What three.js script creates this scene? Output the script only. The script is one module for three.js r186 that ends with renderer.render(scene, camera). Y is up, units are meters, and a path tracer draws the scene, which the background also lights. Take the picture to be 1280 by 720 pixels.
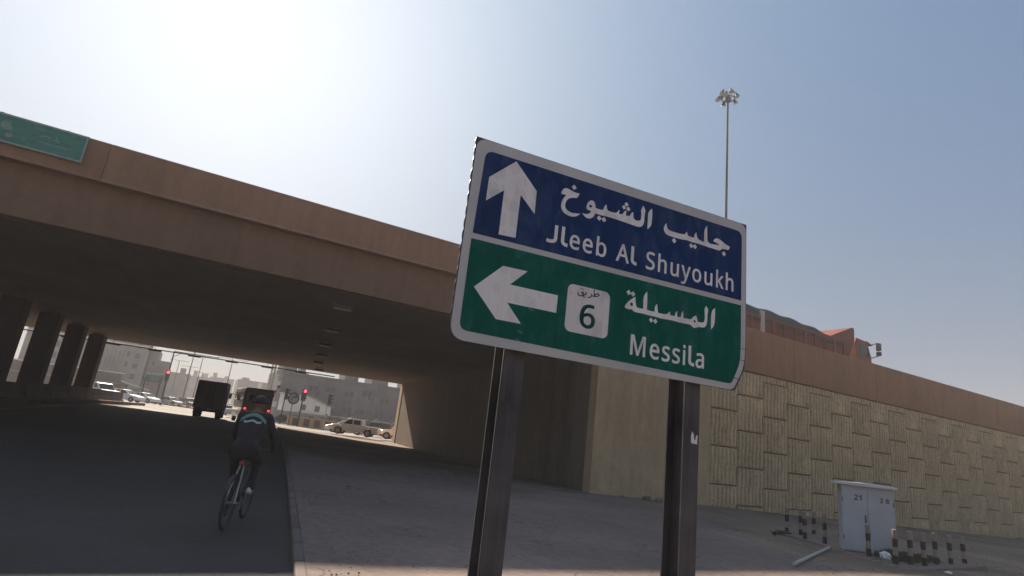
import * as THREE from 'three';
import { mergeGeometries } from 'three/addons/utils/BufferGeometryUtils.js';
import { MarchingCubes } from 'three/addons/objects/MarchingCubes.js';
import { TextGeometry } from 'three/addons/geometries/TextGeometry.js';
import { FontLoader } from 'three/addons/loaders/FontLoader.js';
import { RoundedBoxGeometry } from 'three/addons/geometries/RoundedBoxGeometry.js';

/* ------------------------------------------------ camera, sky, sun, exposure */
const R = THREE.MathUtils.degToRad;
const scene = new THREE.Scene();
const camera = new THREE.PerspectiveCamera(54.18, 16 / 9, 0.05, 3000);
camera.position.set(0, 1.62, 0);
camera.rotation.set(R(15.015), R(-28.2), R(6.714), 'YXZ');

const EXPOSURE = 2.4;
const SUN = new THREE.Vector3(Math.sin(R(-4)) * Math.cos(R(34.0)), Math.sin(R(34.0)), -Math.cos(R(-4)) * Math.cos(R(34.0)));
{
  // clear desert sky with dust: blue away from the sun, pale towards the horizon, a wide white aureole round the sun
  const w = 1024, h = 512, d = new Float32Array(w * h * 4), v = new THREE.Vector3();
  for (let j = 0; j < h; j++) for (let i = 0; i < w; i++) {
    const ph = ((i + .5) / w - .5) * 2 * Math.PI, th = ((j + .5) / h - .5) * Math.PI;
    v.set(Math.cos(ph) * Math.cos(th), Math.sin(th), Math.sin(ph) * Math.cos(th));
    const g = Math.acos(Math.min(1, v.dot(SUN))) * 180 / Math.PI, e = Math.max(0, th) * 180 / Math.PI;
    const hz = Math.exp(-e / 15), a1 = Math.exp(-Math.pow(g / 23, 2)), a2 = Math.exp(-Math.pow(g / 40, 1.8));
    const az = Math.acos(Math.max(-1, Math.min(1, (v.x * SUN.x + v.z * SUN.z) / (Math.hypot(v.x, v.z) * Math.hypot(SUN.x, SUN.z) + 1e-6)))) * 180 / Math.PI, a3 = Math.exp(-Math.pow(az / 40, 2)) * Math.exp(-e / 22);
    const zen = [.10, .212, .41], hor = [.275, .333, .39];
    const c = [0, 1, 2].map((k) => zen[k] * (1 - hz) + hor[k] * hz + a2 * [.43, .455, .42][k] + a3 * [.22, .19, .15][k] + a1 * [.44, .38, .34][k]);
    const o = (j * w + i) * 4, below = th < 0 ? Math.max(.35, 1 + th * 3) : 1;
    for (let k = 0; k < 3; k++) d[o + k] = c[k] * below / EXPOSURE;
    d[o + 3] = 1;
  }
  const t = new THREE.DataTexture(d, w, h, THREE.RGBAFormat, THREE.FloatType);
  t.mapping = THREE.EquirectangularReflectionMapping; t.magFilter = THREE.LinearFilter; t.minFilter = THREE.LinearFilter; t.needsUpdate = true;
  scene.background = t; scene.environment = t;
}
const sun = new THREE.DirectionalLight(0xffedd6, 4.2);
sun.position.copy(SUN).multiplyScalar(200); sun.castShadow = true; sun.shadow.radius = 2;
sun.shadow.mapSize.set(4096, 4096);
Object.assign(sun.shadow.camera, { left: -140, right: 140, top: 140, bottom: -140, near: 1, far: 600 });
scene.add(sun, sun.target);
scene.fog = new THREE.FogExp2(0xd9d4cf, 0.0018);
const renderer = new THREE.WebGLRenderer();
renderer.toneMapping = THREE.LinearToneMapping;
renderer.toneMappingExposure = EXPOSURE;
renderer.shadowMap.enabled = true;

/* ------------------------------------------------ helpers */
const FONT = await new FontLoader().loadAsync('fonts/droid/droid_sans_bold.typeface.json');
let seed = 20240;
const rnd = () => { seed = (seed + 0x6d2b79f5) | 0; let t = Math.imul(seed ^ (seed >>> 15), 1 | seed); t = (t + Math.imul(t ^ (t >>> 7), 61 | t)) ^ t; return ((t ^ (t >>> 14)) >>> 0) / 4294967296; };
const rr = (a, b) => a + (b - a) * rnd();
const names = new Map();
function numbered(n) { const k = names.get(n) ?? 0; names.set(n, k + 1); return k ? n + '_' + String(k).padStart(3, '0') : n; }
function sh(m) { m.castShadow = m.receiveShadow = true; return m; }
function thing(name, label, category, [x, y, z] = [0, 0, 0], turn = 0, group) {
  const o = new THREE.Group(); o.name = numbered(name); o.position.set(x, y, z); o.rotation.y = turn;
  o.userData = { label, category }; if (group) o.userData.group = group;
  scene.add(o); return o;
}
function part(parent, name, geo, mat, label) {
  const m = sh(new THREE.Mesh(Array.isArray(geo) ? merge(geo) : geo, mat)); m.name = name; if (label) m.userData.label = label;
  parent.add(m); return m;
}
function grp(parent, name, pos) { const o = new THREE.Group(); o.name = name; if (pos) o.position.set(...pos); parent.add(o); return o; }
function struct(name, geo, mat) { const m = sh(new THREE.Mesh(Array.isArray(geo) ? merge(geo) : geo, mat)); m.name = name; m.userData.kind = 'structure'; scene.add(m); return m; }
function solo(name, label, category, geo, mat, group) {
  const m = sh(new THREE.Mesh(Array.isArray(geo) ? merge(geo) : geo, mat)); m.name = numbered(name); m.userData = { label, category }; if (group) m.userData.group = group; scene.add(m); return m;
}
// uv in metres from the dominant direction of each triangle
function uvm(g) {
  if (g.index) g = g.toNonIndexed();
  const p = g.attributes.position, uv = new Float32Array(p.count * 2), a = new THREE.Vector3(), b = new THREE.Vector3(), c = new THREE.Vector3();
  for (let i = 0; i < p.count; i += 3) {
    a.fromBufferAttribute(p, i); b.fromBufferAttribute(p, i + 1); c.fromBufferAttribute(p, i + 2);
    const n = b.clone().sub(a).cross(c.clone().sub(a)), x = Math.abs(n.x), y = Math.abs(n.y), z = Math.abs(n.z);
    [a, b, c].forEach((q, k) => { const o = (i + k) * 2; if (y >= x && y >= z) { uv[o] = q.x; uv[o + 1] = q.z; } else if (x >= z) { uv[o] = q.z; uv[o + 1] = q.y; } else { uv[o] = q.x; uv[o + 1] = q.y; } });
  }
  g.setAttribute('uv', new THREE.BufferAttribute(uv, 2));
  return g;
}
function merge(list) {
  return mergeGeometries(list.map((g) => { const q = g.index ? g.toNonIndexed() : g; for (const k of Object.keys(q.attributes)) if (!['position', 'normal', 'uv'].includes(k)) q.deleteAttribute(k); return q; }));
}
function bx(w, h, d, x = 0, y = 0, z = 0, ry = 0, rz = 0, rx = 0) { const g = new THREE.BoxGeometry(w, h, d); if (rx) g.rotateX(rx); if (rz) g.rotateZ(rz); if (ry) g.rotateY(ry); g.translate(x, y, z); return uvm(g); }
function rb(w, h, d, r, x = 0, y = 0, z = 0, ry = 0, rz = 0) { const g = new RoundedBoxGeometry(w, h, d, 2, r); if (rz) g.rotateZ(rz); if (ry) g.rotateY(ry); g.translate(x, y, z); return uvm(g); }
function bar(a, b, r0, r1 = r0, n = 10) {
  const A = new THREE.Vector3(...a), B = new THREE.Vector3(...b), L = A.distanceTo(B), g = new THREE.CylinderGeometry(r1, r0, L, n);
  g.translate(0, L / 2, 0); g.applyQuaternion(new THREE.Quaternion().setFromUnitVectors(new THREE.Vector3(0, 1, 0), B.clone().sub(A).normalize())); g.translate(...a); return g.toNonIndexed();
}
function tube(pts, r, n = 24, s = 8) { return new THREE.TubeGeometry(new THREE.CatmullRomCurve3(pts.map((p) => new THREE.Vector3(...p))), n, r, s).toNonIndexed(); }
function poly(pts) { const s = new THREE.Shape(); pts.forEach(([x, y], i) => (i ? s.lineTo(x, y) : s.moveTo(x, y))); s.closePath(); return s; }
function ext(shape, depth, bevel = 0, curve = 6) {
  const g = new THREE.ExtrudeGeometry(shape, { depth: depth - 2 * bevel, bevelEnabled: bevel > 0, bevelSize: bevel, bevelThickness: bevel, bevelOffset: -bevel, bevelSegments: 2, curveSegments: curve });
  g.translate(0, 0, -depth / 2 + bevel); return uvm(g);
}

/* ------------------------------------------------ textures */
function lattice(n, s) { const a = new Float32Array(n * n); let q = s; for (let i = 0; i < n * n; i++) { q = (Math.imul(q, 1664525) + 1013904223) | 0; a[i] = (q >>> 0) / 4294967296; } return a; }
const lat = new Map();
function vnoise(u, v, n, s) { // periodic value noise, u v in 0..1
  const key = n * 100 + s; if (!lat.has(key)) lat.set(key, lattice(n, key * 7919 + 13)); const L = lat.get(key);
  let x = u * n, y = v * n; const i = Math.floor(x), j = Math.floor(y); x -= i; y -= j; x = x * x * (3 - 2 * x); y = y * y * (3 - 2 * y);
  const i0 = ((i % n) + n) % n, i1 = (i0 + 1) % n, j0 = ((j % n) + n) % n, j1 = (j0 + 1) % n;
  return (L[j0 * n + i0] * (1 - x) + L[j0 * n + i1] * x) * (1 - y) + (L[j1 * n + i0] * (1 - x) + L[j1 * n + i1] * x) * y;
}
function fbm(u, v, n, o, s) { let t = 0, a = .5, w = 0; for (let k = 0; k < o; k++) { t += a * vnoise(u, v, n << k, s + k); w += a; a *= .55; } return t / w; }
function tex(size, metres, fn, srgb = true) {
  const d = new Uint8Array(size * size * 4);
  for (let j = 0; j < size; j++) for (let i = 0; i < size; i++) {
    const c = fn(i / size, j / size), o = (j * size + i) * 4;
    for (let k = 0; k < 3; k++) d[o + k] = Math.max(0, Math.min(255, 255 * (c.length ? c[k] : c)));
    d[o + 3] = 255;
  }
  const t = new THREE.DataTexture(d, size, size); t.wrapS = t.wrapT = THREE.RepeatWrapping; t.magFilter = THREE.LinearFilter; t.minFilter = THREE.LinearMipmapLinearFilter; t.generateMipmaps = true;
  if (srgb) t.colorSpace = THREE.SRGBColorSpace; t.repeat.set(1 / metres, 1 / metres); t.needsUpdate = true; return t;
}
const tConcrete = tex(512, 9.7, (u, v) => { const a = fbm(u, v, 4, 5, 1), b = fbm(u, v, 40, 3, 7), s = fbm(u, v * .15, 24, 3, 11); return .70 + .22 * a + .07 * b + .12 * (s - .4); });
const tFascia = tex(512, 11.3, (u, v) => { const a = fbm(u, v, 3, 5, 101), b = fbm(u, v, 60, 3, 107), s = fbm(u, v * .08, 36, 3, 111), s2 = fbm(u, v * .2, 90, 2, 115); const f = .72 + .18 * a + .07 * b + .11 * (s - .5) + .05 * (s2 - .5); return [f, f * .985, f * .965]; });
const tPost = tex(512, .9, (u, v) => { const a = fbm(u, v, 3, 5, 121), s = fbm(u, v * .06, 40, 3, 127), k = fbm(u, v * .5, 30, 3, 131); const f = .55 + .4 * a + .25 * (s - .5), r = k > .68 ? .2 : 0; return [f + r * .2, f * .99 + r * .04, f * .985 - r * .04]; });
const tConcreteB = tex(256, 1.7, (u, v) => fbm(u, v, 16, 4, 3), false);
const tAsphalt = tex(1024, 13.3, (u, v) => { const a = fbm(u, v, 3, 5, 21), b = fbm(u, v, 256, 2, 5), c = fbm(u, v, 24, 3, 31); const f = .38 + .46 * a + .24 * (b - .3) + .16 * (c - .5); return [f, f * .985, f * .985]; });
const tAsphaltB = tex(512, 1.3, (u, v) => fbm(u, v, 90, 2, 9), false);
const tPave = tex(1024, 17.9, (u, v) => {
  const a = fbm(u, v, 4, 6, 41), b = fbm(u, v, 200, 2, 45), c = fbm(u, v, 10, 4, 47), k = Math.abs(fbm(u, v, 7, 5, 51) - .5);
  const crack = k < .0035 ? .72 : 1, f = (.58 + .34 * a + .16 * (b - .4) + .12 * (c - .5)) * crack; return [f, f * .985, f * .965];
});
const tSand = tex(1024, 11.9, (u, v) => { const a = fbm(u, v, 5, 6, 61), b = fbm(u, v, 190, 2, 65), c = fbm(u, v, 30, 3, 67); const f = .56 + .36 * a + .2 * (b - .4) + .16 * (c - .5); return [f, f * .965, f * .91]; });
const tSandB = tex(512, 2.3, (u, v) => fbm(u, v, 20, 5, 71), false);
const tRib = tex(256, .9, (u, v) => fbm(u, v, 12, 4, 81) * .7 + .3 * fbm(u, v, 64, 2, 85), false);
const tRibC = tex(512, 6.3, (u, v) => { const f = .72 + .24 * fbm(u, v, 6, 5, 91) + .16 * (fbm(u, v, 80, 2, 95) - .4); return [f, f * .99, f * .97]; });

const lin = (r, g, b) => new THREE.Color().setRGB(r, g, b);
function M(c, o = {}) { return new THREE.MeshStandardMaterial({ color: Array.isArray(c) ? lin(...c) : c, roughness: .85, metalness: 0, ...o }); }
const mat = {
  coping: M([.43, .215, .112], { map: tFascia, bumpMap: tConcreteB, bumpScale: .006 }),
  brown: M([.48, .27, .165], { map: tFascia, bumpMap: tConcreteB, bumpScale: .006 }),
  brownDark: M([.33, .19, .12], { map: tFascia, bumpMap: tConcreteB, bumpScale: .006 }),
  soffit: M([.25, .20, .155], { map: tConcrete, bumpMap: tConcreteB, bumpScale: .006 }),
  tan: M([.62, .46, .27], { map: tFascia, bumpMap: tConcreteB, bumpScale: .008 }),
  rib: [0, 1, 2, 3].map((k) => M([.82 - .02 * k, .63 - .017 * k, .385 - .012 * k], { map: tRibC, bumpMap: tRib, bumpScale: .03, roughness: .95 })),
  joint: M([.16, .13, .10]),
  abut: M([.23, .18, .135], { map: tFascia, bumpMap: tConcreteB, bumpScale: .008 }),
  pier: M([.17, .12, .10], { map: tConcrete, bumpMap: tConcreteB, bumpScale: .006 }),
  asphalt: M([.062, .055, .056], { map: tAsphalt, bumpMap: tAsphaltB, bumpScale: .006, roughness: .78 }),
  pave: M([.35, .262, .225], { map: tPave, bumpMap: tAsphaltB, bumpScale: .006, roughness: .9 }),
  sand: M([.34, .265, .205], { map: tSand, bumpMap: tSandB, bumpScale: .03, roughness: 1 }),
  bright: M([.46, .42, .38], { map: tPave, roughness: .9 }),
  kerb: [M([.15, .12, .10], { map: tConcrete }), M([.12, .095, .08], { map: tConcrete })],
  steel: M([.20, .20, .20], { roughness: .6, metalness: .35, map: tConcrete }),
  post: M([.128, .122, .124], { roughness: .62, metalness: .3, map: tPost, bumpMap: tConcreteB, bumpScale: .002 }),
  galv: M([.36, .37, .38], { roughness: .5, metalness: .6 }),
  dark: M([.03, .03, .032], { roughness: .7 }),
  rubber: M([.022, .022, .023], { roughness: .9 }),
  rim: M([.4, .4, .41], { roughness: .4, metalness: .7 }),
  glass: M([.02, .022, .025], { roughness: .08 }),
  white: M([.74, .73, .70], { roughness: .6 }),
  paleWall: M([.52, .50, .47], { map: tConcrete }),
  greyWall: M([.33, .315, .31], { map: tConcrete }),
  red: M([.5, .02, .02], { roughness: .4 }),
};
function paint(c, o = {}) { return new THREE.MeshPhysicalMaterial({ color: lin(...c), roughness: .45, metalness: 0, clearcoat: .7, clearcoatRoughness: .12, ...o }); }

/* ------------------------------------------------ terrain */
const sm = (a, b, x) => { const t = Math.max(0, Math.min(1, (x - a) / (b - a))); return t * t * (3 - 2 * t); };
function gh(x, z) {
  const k = sm(14, 52, -z), t = Math.max(0, 16 - x);
  return 1.5 * (1 - Math.exp(-.05 * t / 1.5)) * k - .0255 * Math.max(0, Math.min(x, 90) - 11) * (1 - .9 * sm(40, 62, -z));
}
function sheet(xs, zs, off0, f) { // f maps grid point to x,z
  const p = [], uv = [], idx = [], nx = xs.length;
  for (const z of zs) for (const x of xs) { const [X, Z] = f ? f(x, z) : [x, z], off = typeof off0 === 'function' ? off0(X, Z) : off0; p.push(X, gh(X, Z) + off, Z); uv.push(X, Z); }
  for (let j = 0; j + 1 < zs.length; j++) for (let i = 0; i + 1 < nx; i++) { const a = j * nx + i, b = a + 1, c = a + nx, d = c + 1; idx.push(a, b, c, b, d, c); }
  const g = new THREE.BufferGeometry(); g.setAttribute('position', new THREE.Float32BufferAttribute(p, 3)); g.setAttribute('uv', new THREE.Float32BufferAttribute(uv, 2)); g.setIndex(idx); g.computeVertexNormals();
  if (g.attributes.normal.getY(0) < 0) { const q = g.index.array; for (let i = 0; i < q.length; i += 3) { const t = q[i + 1]; q[i + 1] = q[i + 2]; q[i + 2] = t; } g.computeVertexNormals(); }
  return g;
}
const range = (a, b, s) => { const r = []; for (let v = a; s > 0 ? v < b - 1e-6 : v > b + 1e-6; v += s) r.push(v); r.push(b); return r; };
const zsAll = [...range(60, -110, -2), ...range(-120, -900, -30)], xsAll = [...range(-600, -80, 40), ...range(-76, 100, 2), ...range(120, 700, 40)];
struct('ground', sheet(xsAll, zsAll, 0), mat.sand);
const kx = (z) => { const t = Math.max(-20, -z); return .40 + .15 * t - .00035 * t * Math.abs(t) - (t > 56 ? .035 * (t - 56) ** 2 : 0); };
struct('road', sheet(range(0, 1, .1), range(40, -84, -2), .008, (u, z) => [kx(z) - 11.5 + 11.5 * u, z]), mat.asphalt);
const paveUp = (x, z) => .004 + .085 * Math.exp(-Math.max(0, x - kx(z) - .1) / 2.5);
struct('pavement', sheet([0, .03, .07, .12, .2, .3, .45, .6, .8, 1], range(40, -62, -2), paveUp, (u, z) => { const a = kx(z) + .12, b = z > -9 ? 11.8 : z > -19 ? 11.8 + (z > -14 ? (-9 - z) * .72 : 3.6) : 30; return [a + (b - a) * u, z]; }), mat.pave);
struct('junction', sheet(range(-46, 46, 2), range(-62, -112, -2), .014, (x, z) => [x, z]), mat.bright);

/* kerb stones along the right edge of the road */
{
  const k = new THREE.Group(); k.name = 'kerb'; k.userData.kind = 'structure'; scene.add(k);
  const g = [0, 1, 2].map((i) => rb(.12, .26, .985, .015 + .008 * i, 0, 0, 0));
  let z = 3;
  while (z > -67) {
    const s = (kx(z - 1) - kx(z)), a = Math.atan(s), m = sh(new THREE.Mesh(g[Math.floor(rnd() * 3)], mat.kerb[rnd() < .6 ? 0 : 1])); m.name = 'kerb_stone';
    m.position.set(kx(z - .5) + .065, gh(kx(z), z) - .038 + rr(-.006, .006), z - .5); m.rotation.y = -a + rr(-.006, .006); k.add(m); z -= Math.cos(a);
  }
}
/* median with its kerb stones, beside the piers */
const px = (z) => -8.8 + .109 * (-z - 38.5);
{
  struct('median', sheet(range(0, 1, .2), range(-18, -70, -2), .2, (u, z) => [px(z) - 1.9 + 3.7 * u, z]), mat.pave);
  const k = new THREE.Group(); k.name = 'median_kerb'; k.userData.kind = 'structure'; scene.add(k);
  const g = rb(.25, .4, 1.0, .03);
  for (let z = -18; z > -70; z -= 1) for (const side of [1.9, -2]) { const m = sh(new THREE.Mesh(g, mat.kerb[rnd() < .5 ? 0 : 1])); m.name = 'kerb_stone'; m.position.set(px(z - .5) + side, gh(px(z), z) + .02, z - .5); m.rotation.y = -.109; k.add(m); }
}

/* ------------------------------------------------ bridge */
const Z0 = -19.43, Z1 = -59.2;
{
  const b = thing('road_bridge', 'brown painted concrete flyover bridge crossing above the road', 'bridge');
  for (let i = 0; i < 5; i++) {
    const x1 = 20.44 - i * 24, w = 23.985;
    part(b, 'parapet_panel', ext(poly([[0, 7.5], [-.05, 7.62], [-.05, 8.70], [-.08, 8.73], [-.30, 8.73], [-.33, 8.70], [-.33, 7.5]]), w).rotateY(-Math.PI / 2).translate(x1 - w / 2, 0, Z0 + .05 + (i ? 0 : .003)), mat.brown);
  }
  // the extrude profile runs along x; z grows towards the camera
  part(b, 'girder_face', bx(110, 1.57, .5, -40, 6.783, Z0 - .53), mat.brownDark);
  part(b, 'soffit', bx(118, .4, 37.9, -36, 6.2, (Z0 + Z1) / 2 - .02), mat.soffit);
  part(b, 'deck', bx(118, 1.0, 39.0, -36, 7.13, (Z0 + Z1) / 2), mat.soffit);
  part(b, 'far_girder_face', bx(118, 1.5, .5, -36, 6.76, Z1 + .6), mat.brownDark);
  part(b, 'far_parapet', bx(118, 1.23, .3, -36, 8.25, Z1), mat.brown);
  // abutment wall, in three lengths with a recessed pocket near the front
  const ax = (z) => 15.15 + .115 * (-z + Z0);
  const seg = (z0, z1, d) => { const s = poly([[ax(z0) + d, -z0], [ax(z1) + d, -z1], [45, -z1], [45, -z0]]); const g = new THREE.ExtrudeGeometry(s, { depth: 8.85, bevelEnabled: false }); g.rotateX(-Math.PI / 2); g.translate(0, -2.6, 0); return uvm(g); };
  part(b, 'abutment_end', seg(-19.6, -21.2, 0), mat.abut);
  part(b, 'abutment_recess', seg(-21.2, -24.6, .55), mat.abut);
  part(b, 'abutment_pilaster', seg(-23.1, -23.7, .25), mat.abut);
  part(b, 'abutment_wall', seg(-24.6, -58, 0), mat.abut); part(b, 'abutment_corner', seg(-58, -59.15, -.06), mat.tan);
}
/* piers */
for (let i = 0; i < 5; i++) {
  const z = -33 - 5.5 * i, x = px(z), y = gh(x, z);
  const p = thing('bridge_pier', ['first pier of the row under the bridge, nearest and cut by the left edge', 'wide dark brown pier at the left end, second of the row', 'dark brown pier in the middle of the row under the bridge', 'dark brown pier second from the far end of the row', 'last dark brown pier of the row, beside the open junction'][i], 'bridge pier', [x, y, z], -.109, 'piers under the bridge');
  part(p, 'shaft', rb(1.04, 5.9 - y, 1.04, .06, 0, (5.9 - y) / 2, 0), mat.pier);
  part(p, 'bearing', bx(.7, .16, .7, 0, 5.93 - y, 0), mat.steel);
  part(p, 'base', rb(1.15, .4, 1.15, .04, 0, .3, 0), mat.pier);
}
/* low crash barrier along the piers */
{
  const t = thing('crash_barrier', 'low dark concrete barrier standing along the foot of the piers', 'barrier');
  for (let z = -36; z > -62; z -= 4) {
    const s = poly([[-.3, 0], [.3, 0], [.27, .1], [.12, .32], [.09, .82], [-.09, .82], [-.12, .32], [-.27, .1]]);
    const g = ext(s, 3.98, .01); g.rotateY(-.109); g.translate(px(z - 2) + .95, gh(px(z - 2) + .95, z - 2) + .2, z - 2);
    part(t, 'barrier_block', g, mat.pier);
  }
}
/* fittings under the deck */
[[4.5, -22.05], [5.5, -28.4], [6.5, -34.8], [7.6, -41.1], [8.6, -47.2], [10.1, -54.4]].forEach(([x, z], i) => {
  const t = thing('bridge_lamp', ['lamp fixed under the bridge, the nearest of the row', 'second lamp of the row under the bridge, counted from the near edge', 'third lamp of the row under the bridge, in deep shade', 'fourth lamp of the row under the bridge', 'lamp under the bridge next to the last of the row', 'lamp under the bridge at the far edge of the deck'][i], 'lamp', [x, 6, z], -.14, 'lamps in a row under the bridge');
  part(t, 'housing', rb(.75, .14, .3, .04, 0, -.17, 0), i ? mat.dark : mat.steel);
  part(t, 'diffuser', bx(.66, .03, .22, 0, -.25, 0), M(i ? [.06, .06, .06] : [.30, .33, .31], { roughness: .3 }));
  for (const q of [-.3, .3]) part(t, 'bracket', bx(.05, .1, .28, q, -.05, 0), mat.steel);
});
{
  const t = thing('conduit', 'thin dark pipe with lamp boxes hung under the far edge of the bridge', 'conduit', [0, 5.72, -58.6]);
  part(t, 'pipe', bar([-24, 0, 0], [12.5, 0, 0], .05), mat.dark);
  for (let i = 0; i < 7; i++) { const x = -9.4 + 3.1 * i; part(t, 'lamp_box', rb(1.05, .17, .26, .05, x, -.06, 0), mat.dark); part(t, 'hanger', bar([x, 0, 0], [x, .3, 0], .018, .018, 6), mat.dark); }
}
/* green direction sign on the parapet */
function canvasTex(w, h, draw) { const c = document.createElement('canvas'); c.width = w; c.height = h; draw(c.getContext('2d')); const t = new THREE.CanvasTexture(c); t.colorSpace = THREE.SRGBColorSpace; t.magFilter = THREE.LinearFilter; t.anisotropy = 8; return t; }
{
  const t = thing('overhead_sign', 'faded green direction sign with pale border fixed to the bridge parapet', 'road sign', [-6.1, 7.87, Z0 + .07]);
  const face = canvasTex(1024, 200, (x) => {
    x.fillStyle = '#3f8a78'; x.fillRect(0, 0, 1024, 200);
    x.strokeStyle = '#b8b4aa'; x.lineWidth = 7; x.strokeRect(6, 6, 1012, 188);
    x.strokeStyle = '#93aaa2'; x.lineCap = 'round'; x.lineWidth = 7;
    // weathered, barely legible lettering: pale traces only
    x.beginPath(); x.moveTo(760, 92); x.quadraticCurveTo(790, 68, 812, 92); x.moveTo(830, 96); x.lineTo(868, 96); x.moveTo(846, 72); x.lineTo(848, 96); x.stroke();
    x.lineWidth = 4; x.beginPath(); x.moveTo(750, 128); x.lineTo(930, 132); x.stroke();
    x.fillStyle = '#88a294'; x.beginPath(); x.arc(560, 78, 30, 0, 7); x.fill(); x.fillStyle = '#7d9a84'; x.fillRect(544, 84, 52, 28); x.fillStyle = '#8f9a94'; x.beginPath(); x.arc(590, 142, 20, 0, 7); x.fill();
    x.fillStyle = '#7f9c98'; x.fillRect(150, 60, 12, 70); x.fillRect(200, 66, 70, 10);
    for (let i = 0; i < 260; i++) { x.fillStyle = rnd() < .5 ? 'rgba(170,170,160,.10)' : 'rgba(40,70,70,.10)'; x.fillRect(rnd() * 1024, rnd() * 200, 10 + rnd() * 90, 3 + rnd() * 20); }
  });
  const g = new THREE.PlaneGeometry(4, .82); g.translate(0, .41, .043);
  part(t, 'panel', bx(4.02, .84, .06, 0, .41, 0), mat.galv);
  part(t, 'face', g, M([1, 1, 1], { map: face, roughness: .7 }));
  for (const s of [-1.5, 0, 1.5]) part(t, 'bracket', bx(.06, .9, .05, s, .41, -.045), mat.steel);
}

/* ------------------------------------------------ retaining wall of ribbed panels */
{
  const w = thing('retaining_wall', 'long retaining wall of ribbed beige panels under a brown coping', 'wall');
  const PW = 1.96, PH = 1.78, cache = new Map();
  function panelGeo(h, phase, variant) { // origin bottom left; phase tells which way the half rows step
    const key = h.toFixed(2) + phase + variant; if (cache.has(key)) return cache.get(key);
    const nx = 57, W = PW - .06, H = h - .045, rows = [], step = .025;
    const halves = h > 1.2 ? [[0, .5], [.5, 1]] : [[0, 1]];
    halves.forEach(([a, b], k) => { const s = ((k + phase) % 2 ? 1 : -1) * step; const e = .022; for (const q of [0, .33, .66, 1]) { rows.push([a + (b - a) * q, s]); if (a === 0 && q === 0) rows.push([e, s]); if (b === 1 && q === 1) rows.splice(rows.length - 1, 0, [1 - e, s]); } });
    const rib = []; const N = 7; for (let i = 0; i < N; i++) rib.push([rr(-.03, .03), rr(.75, 1.1), rr(0, 6)]);
    const p = [], uv = [], idx = [], u0 = rr(0, 6), v0 = rr(0, 6);
    rows.forEach(([v, s], j) => { for (let i = 0; i < nx; i++) {
      const u = i / (nx - 1), r = u * N, k = Math.min(N - 1, Math.floor(r)), f = r - k, [o, a, ph] = rib[k];
      const c = Math.abs(f - .5 - o * 2 - .02 * Math.sin(ph + j * 1.1)), d = (c < .27 ? 1 : c < .42 ? 1 - (c - .27) / .15 : 0) * a * (.9 + .1 * Math.sin(ph * 3 + j * 1.3));
      const edge = i === 0 || i === nx - 1 || j === 0 || j === rows.length - 1;
      p.push(.03 + u * W + s, .014 + v * H, edge ? -.03 : .01 + .115 * d); uv.push(u0 + u * W, v0 + v * H);
    } });
    for (let j = 0; j + 1 < rows.length; j++) for (let i = 0; i + 1 < nx; i++) { const a = j * nx + i, b = a + 1, c = a + nx, d = c + 1; idx.push(a, b, c, b, d, c); }
    const base = p.length / 3, ring = []; // skirt back into the wall
    for (let i = 0; i < nx; i++) ring.push(i); for (let j = 1; j < rows.length; j++) ring.push(j * nx + nx - 1); for (let i = nx - 2; i >= 0; i--) ring.push((rows.length - 1) * nx + i); for (let j = rows.length - 2; j > 0; j--) ring.push(j * nx);
    ring.forEach((q) => { p.push(p[q * 3], p[q * 3 + 1], -.08); uv.push(uv[q * 2], uv[q * 2 + 1]); });
    ring.forEach((q, k) => { const n = (k + 1) % ring.length; idx.push(q, base + k, ring[n], base + k, base + n, ring[n]); });
    let g = new THREE.BufferGeometry(); g.setAttribute('position', new THREE.Float32BufferAttribute(p, 3)); g.setAttribute('uv', new THREE.Float32BufferAttribute(uv, 2)); g.setIndex(idx); g = g.toNonIndexed(); g.computeVertexNormals();
    cache.set(key, g); return g;
  }
  const zf = Z0 - .16, top = 6.405;
  for (let k = 1; k < 22; k++) {
    const x = 20.15 + PW * k; let y = (k % 2 ? .71 : 1.60) - 2 * PH, n = 0;
    while (y < top - .05) {
      const h = Math.min(PH, top - y);
      if (y + h > gh(x + 2, Z0) - .1) { const m = part(w, 'wall_panel', panelGeo(h, (k + n) % 2 ? 0 : 0, h > 1.7 ? Math.floor(rnd() * 5) : k % 2), mat.rib[Math.floor(rnd() * 4)]); m.position.set(x, y, zf + rr(-.012, .012)); }
      y += h; n++;
    }
  }
  part(w, 'backing', bx(104, 9.3, .4, 67.5, 1.75, zf - .25), mat.joint);
  part(w, 'plain_wall', [bx(7.0, 9.5, .5, 15.152 + 3.5, 1.65, zf - .17 + .0)], mat.tan);
  const cop = ext(poly([[0, 6.44], [-.05, 6.405], [-.55, 6.405], [-.55, 8.70], [-.52, 8.73], [-.03, 8.73], [0, 8.70]]), 7.975);
  cop.rotateY(-Math.PI / 2);
  for (let i = 0; i < 13; i++) { const m = part(w, 'coping_panel', cop, mat.coping); m.position.set(20.47 + 8 * i + 4, 0, Z0 + rr(-.006, .006)); }
  part(w, 'coping_start', bx(5.2, 2.325, .5, 17.85, 7.567, Z0 - .26), mat.coping);
  part(w, 'far_parapet', bx(105, 1.2, .3, 68, 8.1, Z1), mat.brown);
  part(w, 'fill', bx(5.2, 8.3, 1.2, 18.0, 3.4, Z0 - 1.4), mat.joint); struct('ramp', bx(100, 8.9, 38.6, 70.4, 3.2, -39.4), mat.asphalt);
}

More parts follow.
